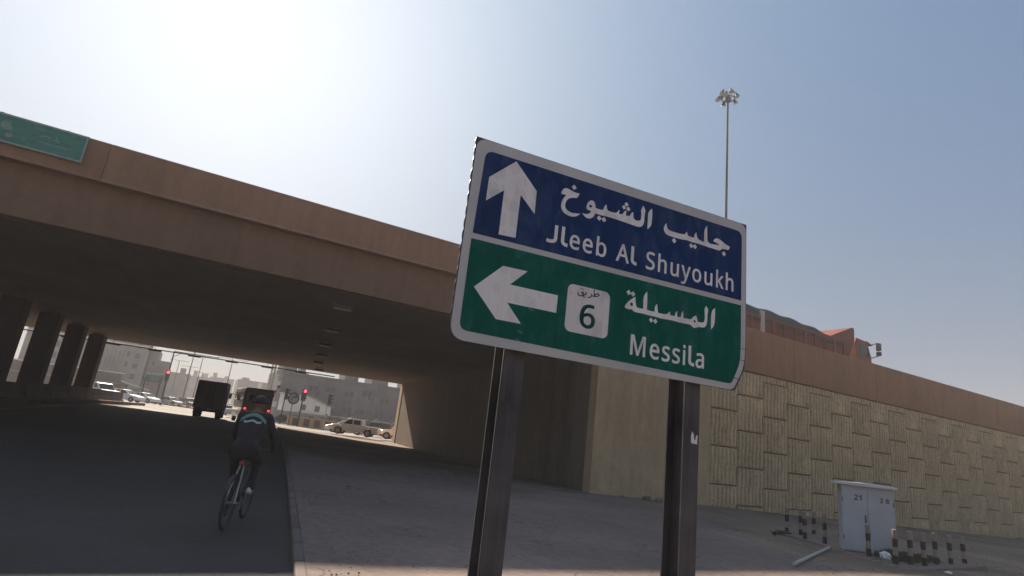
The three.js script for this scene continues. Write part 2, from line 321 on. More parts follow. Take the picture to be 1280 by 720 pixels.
/* ------------------------------------------------ the big direction sign */
const GLY = {
  kha: [527,913,525,925,534,946,552,958,574,956,600,948,622,947,643,949,636,934,627,915,604,913,580,902,565,888,556,862,558,842,568,830,588,821,610,820,632,825,658,830,644,813,618,799,591,796,563,801,542,815,531,835,531,860,539,888,557,915,546,915],
  waw: [691,872,693,893,701,914,717,929,733,932,746,921,753,897,755,869,752,850,740,829,719,815,696,815,679,825,668,838,683,836,702,839,718,849,725,866,706,864],
  shin: [746,891,788,890,805,893,808,915,823,935,827,915,833,896,868,897,894,898,905,916,915,926,914,910,912,900,935,900,945,921,962,937,962,918,960,902,988,904,995,925,1011,938,1013,916,1015,901,1022,892,1046,890,1066,899,1069,921,1068,953,1064,962,1079,998,1099,972,1093,949,1093,906,1089,881,1075,861,1054,853,1019,854,959,857,895,860,837,860,814,859,797,857,768,857,742,859],
  alif: [1143,997,1148,975,1147,910,1143,882,1118,855,1116,880,1117,928,1116,966],
  jim: [1622,910,1633,927,1650,935,1673,934,1697,924,1724,912,1759,904,1751,877,1716,878,1693,873,1679,859,1664,856,1624,858,1578,858,1533,860,1494,862,1466,858,1410,863,1386,857,1345,855,1291,855,1258,859,1241,873,1235,894,1241,915,1256,933,1259,910,1267,896,1289,890,1327,890,1365,891,1395,894,1402,905,1413,918,1417,895,1437,891,1470,892,1470,911,1485,934,1495,892,1532,884,1549,886,1547,967,1570,1000,1573,960,1574,893,1600,885,1646,890,1675,892,1660,900,1640,905,1625,906],
  mim: [991,356,1001,375,1024,400,1060,428,1063,403,1070,368,1096,366,1119,368,1115,445,1140,476,1144,431,1144,368,1172,364,1199,367,1197,397,1214,416,1219,392,1223,365,1256,364,1291,369,1297,380,1309,390,1310,368,1343,368,1348,391,1361,404,1363,368,1389,371,1391,392,1404,412,1408,370,1444,370,1469,372,1481,392,1502,402,1512,386,1516,366,1551,368,1566,374,1571,408,1563,453,1577,477,1597,459,1590,428,1589,376,1580,351,1565,338,1521,337,1496,322,1477,328,1461,340,1421,337,1378,336,1329,339,1281,337,1245,334,1215,338,1157,336,1124,340,1075,337,1052,339,1043,350,1017,344,994,349],
  alif2: [1648,479,1650,429,1646,382,1640,360,1619,338,1617,376,1619,454],
};
const DOTS = [[603,976,15],[960,972,14],[944,949,14],[975,947,14],[782,836,15],[814,836,15],[1317,834,16],[1449,834,15],[1478,835,15],[1711,845,16],[1014,443,15],[1043,440,15],[1177,312,14],[1207,311,14]];
const ROAD = [[787,409,788,376],[788,374,799,388,816,393,821,386,809,376,789,373,771,372],[770,381,772,372,766,363,751,359],[736,384,738,373,723,367],[723,367,722,378,714,383,707,377,713,370,721,370,721,364,708,359,691,359,685,366,687,373]];
{
  const W = 1.9, H = 1.0914, S = 2048 / W;
  const s = thing('road_sign', 'large two post direction sign with blue upper panel and green lower panel', 'road sign', [1.978, 0, -2.409], -.101);
  const Y0 = 2.0586, X0 = -W / 2;
  const face = canvasTex(2048, 1180, (x) => {
    x.translate(0, 1180); x.scale(S, -S); // metres, y up
    x.fillStyle = '#efe9e2'; x.fillRect(0, 0, W, H + .01);
    x.fillStyle = '#1d3762'; x.fillRect(0, .55, W, H); x.fillStyle = '#08594b'; x.fillRect(0, 0, W, .55);
    const white = '#efe9e2';
    const P = (a, smooth) => {
      const n = a.length / 2, q = (i) => [a[(i % n) * 2] / 1000, a[(i % n) * 2 + 1] / 1000];
      x.beginPath();
      if (!smooth) for (let i = 0; i < n; i++) x[i ? 'lineTo' : 'moveTo'](...q(i));
      else { const m = (i) => { const [ax, ay] = q(i), [bx_, by] = q(i + 1); return [(ax + bx_) / 2, (ay + by) / 2]; };
        x.moveTo(...m(0)); for (let i = 1; i <= n; i++) { // keep sharp corners sharp, round the others
          const [px_, py] = q(i - 1 + n), [cx, cy] = q(i), [nx, ny] = q(i + 1), d = ((cx - px_) * (nx - cx) + (cy - py) * (ny - cy)) / (Math.hypot(cx - px_, cy - py) * Math.hypot(nx - cx, ny - cy) + 1e-9);
          if (d < .25) { x.lineTo(cx, cy); x.lineTo(...m(i)); } else x.quadraticCurveTo(cx, cy, ...m(i)); } }
      x.closePath();
    };
    x.fillStyle = white;
    for (const k in GLY) { P(GLY[k], true); x.fill(); }
    for (const [u, v, r] of DOTS) { x.save(); x.translate(u / 1000, v / 1000); x.rotate(Math.PI / 4); const q = r / 1000 * .8; x.beginPath(); x.roundRect(-q, -q, 2 * q, 2 * q, q * .35); x.fill(); x.restore(); }
    x.fillStyle = '#1d3762'; x.beginPath(); x.arc(.7195, .893, .009, 0, 7); x.fill();
    x.fillStyle = '#08594b'; x.beginPath(); x.arc(1.037, .378, .010, 0, 7); x.fill(); x.beginPath(); x.arc(1.493, .365, .008, 0, 7); x.fill();
    x.fillStyle = white;
    P([235,1022,375,885,377,750,283,836,283,588,185,583,185,834,91,748,92,884]); x.fill();
    P([90,278,232,421,374,423,283,331,565,332,565,235,279,233,369,138,228,137]); x.fill();
    // latin lettering
    const text = (str, u, v, cap, width, bold) => {
      x.save(); x.translate(u, v); x.scale(1, -1); x.font = '100px sans-serif'; const k = cap / 71.4; x.scale(width / (x.measureText(str).width), k);
      x.fillText(str, 0, 0); x.lineWidth = bold; x.strokeStyle = x.fillStyle; x.lineJoin = 'round'; x.strokeText(str, 0, 0); x.restore();
    };
    const line = (parts, u, v, cap, total) => { // letters l are drawn with a curved foot
      x.save(); x.font = '100px sans-serif'; const lw = 34, ws = parts.map((c) => (c === 'l' ? lw : c === 'J' ? 46 : c === ' ' ? 34 : x.measureText(c).width)), sum = ws.reduce((a, b) => a + b, 0), k = total / sum; x.restore();
      let at = u;
      parts.forEach((c, i) => { const w = ws[i] * k;
        if (c === 'l') { x.strokeStyle = white; x.lineWidth = .0205; x.lineCap = 'butt'; x.beginPath(); x.moveTo(at + w * .36, v + cap * 1.06); x.lineTo(at + w * .36, v + .030); x.quadraticCurveTo(at + w * .36, v + .009, at + w * .98, v + .009); x.stroke(); }
        else if (c === 'J') { x.strokeStyle = white; x.lineWidth = .0205; x.lineCap = 'butt'; x.beginPath(); x.moveTo(at + w * .66, v + cap * 1.03); x.lineTo(at + w * .66, v + cap * .3); x.quadraticCurveTo(at + w * .66, v + .010, at + w * .12, v + .009); x.lineTo(at - w * .1, v + .012); x.stroke(); }
        else if (c !== ' ') text(c, at + w * .05, v, cap, w * .90, 2.6);
        at += w; });
    };
    line([...'Jleeb Al Shuyoukh'], .470, .613, .106, 1.337);
    line([...'Messila'], 1.026, .094, .112, .560);
    // route shield
    x.fillStyle = '#e4ddd6'; x.beginPath(); x.roundRect(.621, .150, .271, .264, .036); x.fill();
    x.fillStyle = '#0b443a'; text('6', .7, .190, .126, .112, 3.5);
    x.strokeStyle = '#2e3b36'; x.lineWidth = .0062; x.lineCap = 'round'; x.lineJoin = 'round';
    for (const a of ROAD) { x.beginPath(); for (let i = 0; i < a.length; i += 2) x[i ? 'lineTo' : 'moveTo'](a[i] / 1000, a[i + 1] / 1000); x.stroke(); }
    x.fillStyle = '#2e3b36'; for (const [u, v] of [[.704, .399], [.715, .398], [.722, .357], [.731, .357]]) { x.beginPath(); x.arc(u, v, .0036, 0, 7); x.fill(); }
    // scuffs and dust
    x.fillStyle = 'rgba(190,190,180,.5)'; for (const [u, v] of [[.402, .225], [.345, .055], [.352, .098]]) { x.save(); x.translate(u, v); x.rotate(-.3); x.fillRect(0, 0, .03, .006); x.restore(); }
    for (let i = 0; i < 900; i++) { x.fillStyle = rnd() < .5 ? 'rgba(205,195,180,.045)' : 'rgba(30,30,35,.04)'; const r = .004 + rnd() * rnd() * .06; x.beginPath(); x.ellipse(rnd() * W, rnd() * H, r, r * (1 + 2 * rnd()), rnd() * .4 - .2, 0, 7); x.fill(); }
    for (let i = 0; i < 70; i++) { x.fillStyle = 'rgba(150,140,125,.05)'; x.fillRect(rnd() * W, rnd() * H, .003 + rnd() * .012, -(.1 + rnd() * .4)); }
  });
  const fm = new THREE.MeshPhysicalMaterial({ color: 0xffffff, map: face, roughness: .75, specularIntensity: .35 });
  const fuv = (g) => { const p = g.attributes.position, uv = new Float32Array(p.count * 2); for (let i = 0; i < p.count; i++) { uv[2 * i] = (p.getX(i) - X0) / W; uv[2 * i + 1] = (p.getY(i) - Y0) / (1180 / S); } g.setAttribute('uv', new THREE.BufferAttribute(uv, 2)); return g; };
  const rounded = (pts, rad, n = 7) => { const s2 = new THREE.Shape(), N = pts.length; pts.forEach((c, i) => { const a = pts[(i + N - 1) % N], b = pts[(i + 1) % N], r = rad[i], la = Math.hypot(a[0] - c[0], a[1] - c[1]), lb = Math.hypot(b[0] - c[0], b[1] - c[1]); const p = [c[0] + (a[0] - c[0]) * r / la, c[1] + (a[1] - c[1]) * r / la], q = [c[0] + (b[0] - c[0]) * r / lb, c[1] + (b[1] - c[1]) * r / lb]; s2[i ? 'lineTo' : 'moveTo'](X0 + p[0], Y0 + p[1]); s2.quadraticCurveTo(X0 + c[0], Y0 + c[1], X0 + q[0], Y0 + q[1]); }); s2.closePath(); return s2; };
  const thin = (sh2, d, z) => { const g = new THREE.ExtrudeGeometry(sh2, { depth: d, bevelEnabled: false, curveSegments: 8 }); g.translate(0, 0, z); return g; };
  // backing plate, its left edge a little torn and wavy
  const edge = []; for (let i = 0; i <= 44; i++) edge.push([-.004 - .007 * Math.abs(Math.sin(i * 1.05)) * rr(.5, 1), .10 + (H - .10) * i / 44]);
  part(s, 'backing_plate', uvm(thin(poly([[.02, .012], [1.802, -.004], [1.822, .0], [1.898, .146], [1.906, .269], [1.906, H + .004], [-.002, H + .006], ...edge.reverse(), [-.002, .07]].map(([u, v]) => [X0 + u, Y0 + v])), .004, -.012)), M([.09, .09, .09], { roughness: .5, metalness: .5 }));
  part(s, 'border', uvm(thin(rounded([[0, 0], [1.800, 0], [1.884, .146], [1.897, .269], [1.897, H], [0, H]], [.085, .03, .06, .05, .065, .065]), .005, -.0075)), M([.76, .73, .69], { roughness: .75, map: tConcrete }));
  part(s, 'blue_panel', fuv(thin(rounded([[.045, .557], [1.858, .569], [1.860, 1.032], [.056, 1.032]], [.004, .004, .05, .05]), .0015, -.0024)), fm);
  part(s, 'green_panel', fuv(thin(rounded([[.044, .051], [1.786, .035], [1.852, .17], [1.858, .28], [1.858, .537], [.042, .526]], [.045, .025, .05, .05, .004, .004]), .0015, -.0024)), fm);
  const crease = (u, v, l, a) => bx(l, .003, .002, X0 + u, Y0 + v, -.002, 0, a);
  for (const q of [[1.88, .262, .042, .05], [1.872, .19, .046, -.1], [1.83, .07, .05, -.25]]) part(s, 'crease', crease(...q), mat.dark, 'dark crease across the bent lower right corner');
  for (const v of [.2, .87]) part(s, 'rail', bx(1.78, .05, .03, 0, Y0 + v, -.03), mat.galv);
  for (const [u, tw] of [[.375, -.04], [1.535, .06]]) {
    const post = grp(s, 'post', [X0 + u, 0, -.055]); post.rotation.y = tw;
    const hh = 3.35;
    part(post, 'front_flange', bx(.12, hh, .010, 0, hh / 2 - .3, 0), mat.post);
    part(post, 'web', bx(.009, hh, .124, 0, hh / 2 - .3, -.067), mat.post);
    part(post, 'back_flange', bx(.12, hh, .010, 0, hh / 2 - .3, -.134), mat.post);
    if (u > 1) part(post, 'sticker', uvm(thin(poly([[-.012, 0], [.034, -.004], [.036, .048], [.026, .046], [.020, .020], [.012, .018], [.006, .05], [-.006, .066], [-.014, .04]].map(([a, b]) => [a + .012, b + 1.72])), .001, .0056)), mat.white, 'torn scrap of white paper stuck to the post');
    for (const v of [.2, .87]) for (const d of [-.04, .04]) part(post, 'bolt', bar([d, Y0 + v, .004], [d, Y0 + v, .014], .011, .011, 6), mat.galv);
  }
}
/* ------------------------------------------------ high mast floodlight above the ramp */
{
  const t = thing('floodlight_mast', 'tall slim floodlight mast rising behind the wall against the sky', 'floodlight', [39.7, 7.6, -33.7]);
  const hh = 29.0, mastM = M([.07, .07, .085], { roughness: .8 });
  part(t, 'mast', bar([0, 0, 0], [0, hh, 0], .17, .09, 12), mastM);
  part(t, 'head_ring', [new THREE.TorusGeometry(.62, .045, 6, 24).rotateX(Math.PI / 2).translate(0, hh - .1, 0).toNonIndexed(), bar([-.62, hh - .1, 0], [.62, hh - .1, 0], .03), bar([0, hh - .1, -.62], [0, hh - .1, .62], .03), new THREE.CylinderGeometry(.2, .26, .5, 12).translate(0, hh - .1, 0).toNonIndexed()], mastM);
  const body = merge([new THREE.CylinderGeometry(.13, .24, .34, 10).translate(0, .05, 0).toNonIndexed(), new THREE.CylinderGeometry(.07, .1, .22, 8).translate(0, .32, 0).toNonIndexed()]);
  const lensG = new THREE.CylinderGeometry(.225, .225, .03, 12).translate(0, -.13, 0);
  for (let k = 0; k < 10; k++) {
    const a = k / 10 * Math.PI * 2 + .2, l = grp(t, 'floodlamp', [Math.sin(a) * (k % 2 ? .72 : .95), hh + (k % 2 ? .3 : -.15), Math.cos(a) * (k % 2 ? .72 : .95)]);
    l.rotation.set(0, a, 0); const q = new THREE.Group(); l.rotation.order = 'YXZ'; l.rotation.x = -.35;
    part(l, 'housing', body, k % 3 ? mastM : mat.steel); part(l, 'lens', lensG, M([.5, .5, .48], { roughness: .2 }));
  }
  part(t, 'finial', bar([0, hh + .1, 0], [0, hh + .75, 0], .04, .02, 6), mat.steel);
}
/* ------------------------------------------------ wheels and vehicles */
const tyreG = (r, w) => { const g = new THREE.LatheGeometry([[r * .62, -w / 2], [r * .93, -w / 2], [r, -w * .38], [r, w * .38], [r * .93, w / 2], [r * .62, w / 2]].map(([a, b]) => new THREE.Vector2(a, b)), 22); g.rotateX(Math.PI / 2); return g; };
const rimG = (r, w) => { const l = [new THREE.CylinderGeometry(r * .62, r * .62, w * .7, 18).rotateX(Math.PI / 2).toNonIndexed()]; for (let k = 0; k < 5; k++) { const g = new THREE.BoxGeometry(r * .5, r * .13, w * .8); g.translate(r * .32, 0, 0); g.rotateZ(k * Math.PI * 2 / 5); l.push(g.toNonIndexed()); } return merge(l); };
const wcache = new Map();
function wheel(parent, r, w, x, y, z) {
  const k = r + '_' + w; if (!wcache.has(k)) wcache.set(k, [tyreG(r, w), rimG(r, w)]);
  const g = grp(parent, 'wheel', [x, y, z]); part(g, 'tyre', wcache.get(k)[0], mat.rubber); part(g, 'rim', wcache.get(k)[1], mat.rim); return g;
}
function archShape(L, low, pts, ax0, ax1, r) { // pts: outline from rear bottom over the top to front bottom
  const s = new THREE.Shape(); s.moveTo(pts[0][0], pts[0][1]); for (const [x, y] of pts.slice(1)) s.lineTo(x, y);
  for (const a of [ax1, ax0]) { s.lineTo(a + r, low); s.absarc(a, low + .02, r, 0, Math.PI, false); s.lineTo(a - r, low); }
  s.closePath(); return s;
}
const TYPES = {
  sedan: { L: 4.5, W: 1.78, r: .31, low: .24, ax: [-1.32, 1.36], body: [[-2.2, .26], [-2.26, .6], [-2.18, .9], [-1.5, .95], [1.0, .93], [1.85, .80], [2.2, .66], [2.25, .45], [2.2, .26]], cab: [[-1.75, .92], [-1.05, 1.38], [.1, 1.43], [.45, 1.38], [1.15, .91]], win: [[[-1.35, .97], [-.98, 1.31], [-.2, 1.36], [-.2, .97]], [[-.1, .97], [-.1, 1.36], [.35, 1.32], [.85, .97]]] },
  suv: { L: 4.7, W: 1.85, r: .37, low: .34, ax: [-1.38, 1.42], body: [[-2.3, .36], [-2.35, .7], [-2.28, 1.08], [-1.5, 1.1], [1.05, 1.08], [1.95, 1.0], [2.28, .84], [2.33, .5], [2.28, .36]], cab: [[-2.27, 1.07], [-2.05, 1.70], [.2, 1.74], [.5, 1.68], [1.15, 1.06]], win: [[[-2.0, 1.14], [-1.85, 1.6], [-1.1, 1.63], [-1.1, 1.14]], [[-1, 1.14], [-1, 1.63], [-.15, 1.65], [-.15, 1.14]], [[-.05, 1.14], [-.05, 1.65], [.4, 1.6], [.85, 1.14]]] },
  pickup: { L: 5.2, W: 1.85, r: .38, low: .40, ax: [-1.55, 1.55], body: [[-2.55, .45], [-2.6, .75], [-2.56, 1.06], [-.85, 1.07], [1.15, 1.05], [2.15, .98], [2.5, .84], [2.58, .55], [2.5, .42]], cab: [[-.95, 1.04], [-.78, 1.68], [.45, 1.72], [.7, 1.66], [1.4, 1.03]], win: [[[-.75, 1.13], [-.65, 1.58], [.05, 1.61], [.05, 1.13]], [[.16, 1.13], [.16, 1.61], [.6, 1.57], [1.1, 1.13]]] },
};
function car(name, label, cat, type, pos, turn, color, group, lower) {
  const T = TYPES[type], t = thing(name, label, cat, pos, turn, group), pm = paint(color, { roughness: .35 });
  const body = part(t, 'body', ext(archShape(T.L, T.low, T.body, T.ax[0], T.ax[1], T.r + .06), T.W, .06), pm);
  if (lower) part(t, 'lower_panel', ext(poly([[-2.2, .26], [-2.24, .5], [-1.8, .5], [-1.75, .3], [-.9, .3], [-.85, .5], [.9, .5], [.95, .3], [1.75, .3], [1.8, .5], [2.22, .5], [2.2, .26]]), T.W + .02, .01), paint(lower));
  part(t, 'windows', ext(poly(T.cab.map(([x, y]) => [x * .99, y - .03])), T.W - .24, .04), mat.glass);
  const fs = poly(T.cab); for (const w of T.win) { const h2 = new THREE.Path(); w.forEach(([x, y], i) => (i ? h2.lineTo(x, y) : h2.moveTo(x, y))); h2.closePath(); fs.holes.push(h2); }
  for (const s of [-1, 1]) { const g = ext(fs, .05, .008); g.rotateX(s * -.09 * 0); g.translate(0, 0, s * (T.W / 2 - .12)); part(t, 'cabin_side', g, pm); }
  const top = T.cab.slice(1, -1).map(([x, y]) => [x, y + .005]), under = top.slice().reverse().map(([x, y]) => [x, y - .05]);
  part(t, 'roof', ext(poly([...top, ...under]), T.W - .22, .02), pm);
  if (type === 'pickup') part(t, 'load_bed', bx(1.5, .02, T.W - .3, -1.72, 1.09, 0), mat.dark);
  for (const a of T.ax) for (const s of [-1, 1]) wheel(t, T.r, .21, a, T.r, s * (T.W / 2 - .12));
  const fx = T.body[T.body.length - 2][0], ry = T.body[1][0], hy = T.body[T.body.length - 3][1], ty = T.body[2][1];
  for (const s of [-1, 1]) { part(t, 'headlight', rb(.12, .15, .36, .04, fx - .07, hy - .1, s * (T.W / 2 - .25)), M([.7, .7, .68], { roughness: .15 })); part(t, 'tail_light', rb(.1, .2, .26, .03, ry + .05, ty - .17, s * (T.W / 2 - .2)), mat.red); part(t, 'wing_mirror', rb(.12, .12, .2, .04, T.cab[T.cab.length - 1][0] - .25, T.cab[0][1] + .08, s * (T.W / 2 + .04)), pm); }
  part(t, 'bumper', rb(.14, .2, T.W - .1, .04, fx - .02, T.low + .16, 0), pm); part(t, 'bumper', rb(.14, .2, T.W - .1, .04, ry + .03, T.low + .18, 0), pm);
  return t;
}
const onG = (x, z) => [x, gh(x, z) + .016, z];
const W_ = [.82, .82, .81], HEAD = R(98); // turn that faces a car down the road
car('parked_car', 'white car with dark red lower half beside the last pier', 'car', 'suv', onG(-8.2, -77.4), R(-52), [.7, .7, .69], 'cars across the junction on the left', [.12, .02, .025]);
car('parked_car', 'white sedan parked before the brown wall, right of the white and red car', 'car', 'sedan', onG(-6.6, -86), R(-25), W_, 'cars across the junction on the left');
car('parked_car', 'white car seen between the two legs of the small green sign', 'car', 'sedan', onG(-5.2, -100), R(-35), W_, 'cars across the junction on the left');
car('parked_car', 'small pale car right of the small green sign', 'car', 'sedan', onG(-2.2, -119), R(-40), [.6, .6, .6], 'cars across the junction on the left');
car('parked_car', 'grey car far off behind the railing, left of the dark box truck', 'car', 'suv', onG(.8, -122), R(-60), [.2, .2, .22], 'cars across the junction on the left');
car('moving_car', 'pale silver car between the dark box truck and the red bus', 'car', 'sedan', onG(5.9, -88), R(80), [.45, .45, .48]);
car('moving_car', 'white van like car far up the road between the truck and the bus', 'car', 'suv', onG(6.6, -104), R(80), W_);
car('pickup_truck', 'white double cab pickup parked side on at the roadside', 'pickup truck', 'pickup', [16.4, gh(16.4, -62.2) + .19, -62.2], R(180 - 27.5), W_);
car('parked_car', 'white sedan half hidden behind the white pickup', 'car', 'sedan', [16.6, gh(16, -66) + .2, -66.6], R(180 - 22), W_);
car('parked_car', 'white and red car half hidden by the corner of the bridge abutment', 'car', 'suv', [21.9, gh(21, -62.5) + .16, -63.2], R(180 - 27), W_, null, [.35, .02, .03]);
car('parked_car', 'dark car parked in the row behind the white pickup', 'car', 'suv', [22.2, gh(21, -74) + .1, -75], R(180 - 15), [.03, .035, .04], 'dark cars behind the pickup');
car('parked_car', 'dark car parked farther right behind the white pickup, near the abutment', 'car', 'suv', [27, gh(26, -76) + .1, -76.5], R(180 - 15), [.05, .05, .055], 'dark cars behind the pickup');

/* black box truck seen from behind */
{
  const [x, y, z] = onG(1.75, -51.9), t = thing('box_truck', 'small truck with a plain dark brown box body seen from behind', 'truck', [x, y, z], R(83)); // local +x is forward
  const bm = M([.21, .17, .15], { roughness: .7, map: tConcrete });
  part(t, 'cargo_box', rb(3.6, 2.15, 2.15, .03, 1.5, 1.78, 0), bm);
  for (const q of [.4, -.4]) part(t, 'frame_rail', bx(5.4, .16, .1, 2.1, .62, q), mat.dark);
  for (const s of [-.54, .54]) part(t, 'rear_door', rb(.04, 2.0, 1.03, .015, -.31, 1.78, s), bm);
  for (const s of [-.9, -.15, .15, .9]) part(t, 'door_bar', bar([-.35, .85, s], [-.35, 2.7, s], .018, .018, 6), mat.dark);
  part(t, 'cab', ext(poly([[3.4, .5], [3.4, 2.1], [3.6, 2.2], [4.4, 2.15], [4.9, 1.4], [5.05, 1.2], [5.05, .45]]), 1.9, .06), paint([.5, .5, .5]));
  part(t, 'windscreen', ext(poly([[4.47, 2.05], [4.93, 1.42], [4.95, 1.44], [4.5, 2.08]]), 1.6, 0), mat.glass);
  part(t, 'bumper', bx(.1, .14, 1.9, -.25, .52, 0), mat.dark); part(t, 'number_plate', bx(.02, .12, .42, -.31, .66, .3), mat.paleWall); part(t, 'door_sill', bx(.06, .1, 2.1, -.32, .76, 0), mat.steel);
  for (const s of [-1, 1]) { part(t, 'tail_light', bx(.05, .1, .24, -.31, .55, s * .85), mat.red); wheel(t, .37, .42, .75, .37, s * .8); wheel(t, .37, .22, 4.1, .37, s * .85); part(t, 'mudguard', bx(.03, .45, .45, .25, .5, s * .8), mat.rubber); }
}
/* dark red bus with a cream flank */
{
  const [x, y, z] = onG(5.35, -52.0), t = thing('small_bus', 'dark red small bus seen from behind, its left side cream', 'bus', [x, y, z], R(93));
  const rp = paint([.24, .05, .03], { roughness: .55 }), cp = paint([.55, .43, .20], { roughness: .5 });
  part(t, 'body', rb(6.2, 2.25, 2.25, .16, 3.1, 1.78, 0), rp);
  part(t, 'side_panel', rb(5.6, 1.95, .05, .02, 3.1, 1.72, -1.12), cp, 'cream left flank of the bus');
  for (let k = 0; k < 4; k++) part(t, 'side_window', bx(1.15, .7, .03, 1.0 + k * 1.33, 2.15, -1.142), mat.glass);
  part(t, 'rear_window', rb(.05, .5, 1.5, .02, -.02, 2.1, 0), M([.05, .02, .018], { roughness: .6 }));
  part(t, 'rear_badge', bx(.03, .05, .5, -.025, 2.52, .25), M([.45, .12, .08]));
  part(t, 'bumper', rb(.2, .28, 2.15, .05, -.02, .62, 0), mat.dark);
  const em = M([.6, .03, .02], { emissive: lin(1, .06, .03), emissiveIntensity: .9 });
  for (const s of [-1, 1]) { part(t, 'tail_light', rb(.06, .16, .2, .03, -.02, 1.18, s * .93), em); wheel(t, .4, .26, 1.1, .4, s * .95); wheel(t, .4, .26, 5.0, .4, s * .95); }
  part(t, 'wing_mirror', [bar([5.9, 2.3, -1.1], [6.0, 2.35, -1.5], .03), rb(.12, .5, .24, .05, 6.0, 2.1, -1.52)], mat.dark);
  part(t, 'side_strip', rb(5.6, .34, .05, .02, 3.1, .62, -1.11), cp);
}
/* dump truck up on the ramp */
{
  const t = thing('dump_truck', 'rusty red dump truck with ribbed tipper and green tarpaulin on the ramp', 'dump truck', [27.2, 7.9, -24.3], -.02);
  const rp = M([.27, .055, .035], { roughness: .75, map: tConcrete }), op = M([.42, .10, .04], { roughness: .6, map: tConcrete });
  part(t, 'tipper_side', [bx(12.0, 1.7, .1, 6.4, 2.15, 1.2), bx(12.0, 1.7, .1, 6.4, 2.15, -1.2), bx(12.0, .12, 2.4, 6.4, 1.35, 0)], rp);
  for (let k = 0; k < 11; k++) for (const s of [-1.28, 1.28]) part(t, 'side_rib', bx(.16, 1.62, .1, 1.3 + k * 1.05, 2.15, s), k % 3 ? rp : op);
  part(t, 'top_rail', [bx(12.1, .16, .16, 6.4, 3.02, 1.24), bx(12.1, .16, .16, 6.4, 3.02, -1.24)], rp);
  part(t, 'tailgate', bx(.14, 2.0, 2.5, .36, 2.25, 0), op);
  for (const s of [-1.2, 1.2]) part(t, 'tail_post', bx(.34, 1.9, .12, 3.35, 2.5, s * 1.07), M([.55, .42, .38], { roughness: .6 }), 'pale upright post on the tipper side');
  part(t, 'headboard', [ext(poly([[10.2, 3.0], [10.4, 3.15], [13.0, 4.25], [13.25, 4.2], [13.2, 3.3], [12.6, 2.2], [12.4, 1.3], [12.2, 1.3], [12.2, 2.9]]), 2.45, .03)], rp);
  // tarpaulin heaped over the load
  const nx = 40, nz = 10, p = [], idx = []; for (let i = 0; i <= nx; i++) for (let j = 0; j <= nz; j++) { const u = i / nx, v = j / nz * 2 - 1; const hgt = 3.0 + (1 - v * v) * (.5 + .28 * Math.sin(u * 2.9 + .3)) * (u > .8 ? 1 - (u - .8) * 2.2 : 1) + .05 * Math.sin(u * 31 + v * 4) + (u < .28 ? .28 : .28 - (u - .28) * .3); p.push(.3 + u * 11.4, Math.max(3.06 - .1 * Math.abs(v), hgt) - (Math.abs(v) > .99 ? .5 : 0), v * 1.32); }
  for (let i = 0; i < nx; i++) for (let j = 0; j < nz; j++) { const a = i * (nz + 1) + j, b = a + 1, c = a + nz + 1, d = c + 1; idx.push(a, b, c, b, d, c); }
  const g = new THREE.BufferGeometry(); g.setAttribute('position', new THREE.Float32BufferAttribute(p, 3)); g.setIndex(idx); g.computeVertexNormals();
  part(t, 'tarpaulin', uvm(g), M([.02, .045, .045], { roughness: .9, side: THREE.DoubleSide }));
  part(t, 'cab', ext(poly([[13.5, .7], [13.5, 3.3], [13.7, 3.65], [14.9, 3.55], [15.35, 2.5], [15.45, .7]]), 2.3, .08), op);
  part(t, 'cab_window', ext(poly([[13.85, 2.4], [13.85, 3.3], [14.8, 3.3], [15.12, 2.4]]), 2.34, .01), mat.glass);
  part(t, 'sun_visor', ext(poly([[14.85, 3.6], [15.55, 3.4], [15.55, 3.35], [14.85, 3.5]]), 2.3, 0), op);
  for (const s of [-1, 1]) part(t, 'wing_mirror', [bar([15.1, 3.3, s * 1.1], [15.65, 3.55, s * 1.5], .03), bar([15.3, 2.4, s * 1.1], [15.65, 2.6, s * 1.5], .03), rb(.16, .55, .34, .05, 15.66, 3.25, s * 1.5), rb(.16, .3, .34, .05, 15.66, 2.75, s * 1.5), bar([15.65, 2.6, s * 1.5], [15.65, 3.55, s * 1.5], .03)], mat.dark);
  part(t, 'chassis', bx(14.6, .35, .9, 7.6, .95, 0), mat.dark);
  for (const ax of [2.0, 3.4, 11.2, 14.2]) for (const s of [-1, 1]) wheel(t, .52, .4, ax, .52, s * .98);
}

/* ------------------------------------------------ traffic lights, signs and lamps across the junction */
const amberOff = M([.09, .06, .02], { roughness: .3 }), greenOff = M([.015, .06, .04], { roughness: .3 }), redOff = M([.10, .015, .015], { roughness: .3 });
const redOn = M([.8, .05, .08], { emissive: lin(1, .08, .14), emissiveIntensity: 1.6 });
function signalHead(parent, x, y, z, turn, lit, s = 1) {
  const h2 = grp(parent, 'signal_head', [x, y, z]); h2.rotation.y = turn; h2.scale.setScalar(s);
  part(h2, 'housing', rb(.36, 1.06, .24, .04, 0, 0, 0), mat.dark); // sub-parts
  [.33, 0, -.33].forEach((dy, k) => {
    part(h2, 'lens', new THREE.SphereGeometry(.13, 12, 8).scale(1, 1, .45).translate(0, dy, .12), k === 0 ? (lit ? redOn : redOff) : k === 1 ? amberOff : greenOff);
    const v = new THREE.CylinderGeometry(.15, .15, .2, 14, 1, true, Math.PI * .5, Math.PI).rotateX(Math.PI / 2).rotateZ(0).translate(0, dy, .2); part(h2, 'visor', v, M([.03, .03, .03], { side: THREE.DoubleSide }));
  });
  return h2;
}
function redGlow(x, y, z) { const l = new THREE.PointLight(0xff2040, .6, 12); l.position.set(x, y, z); l.castShadow = true; scene.add(l); }
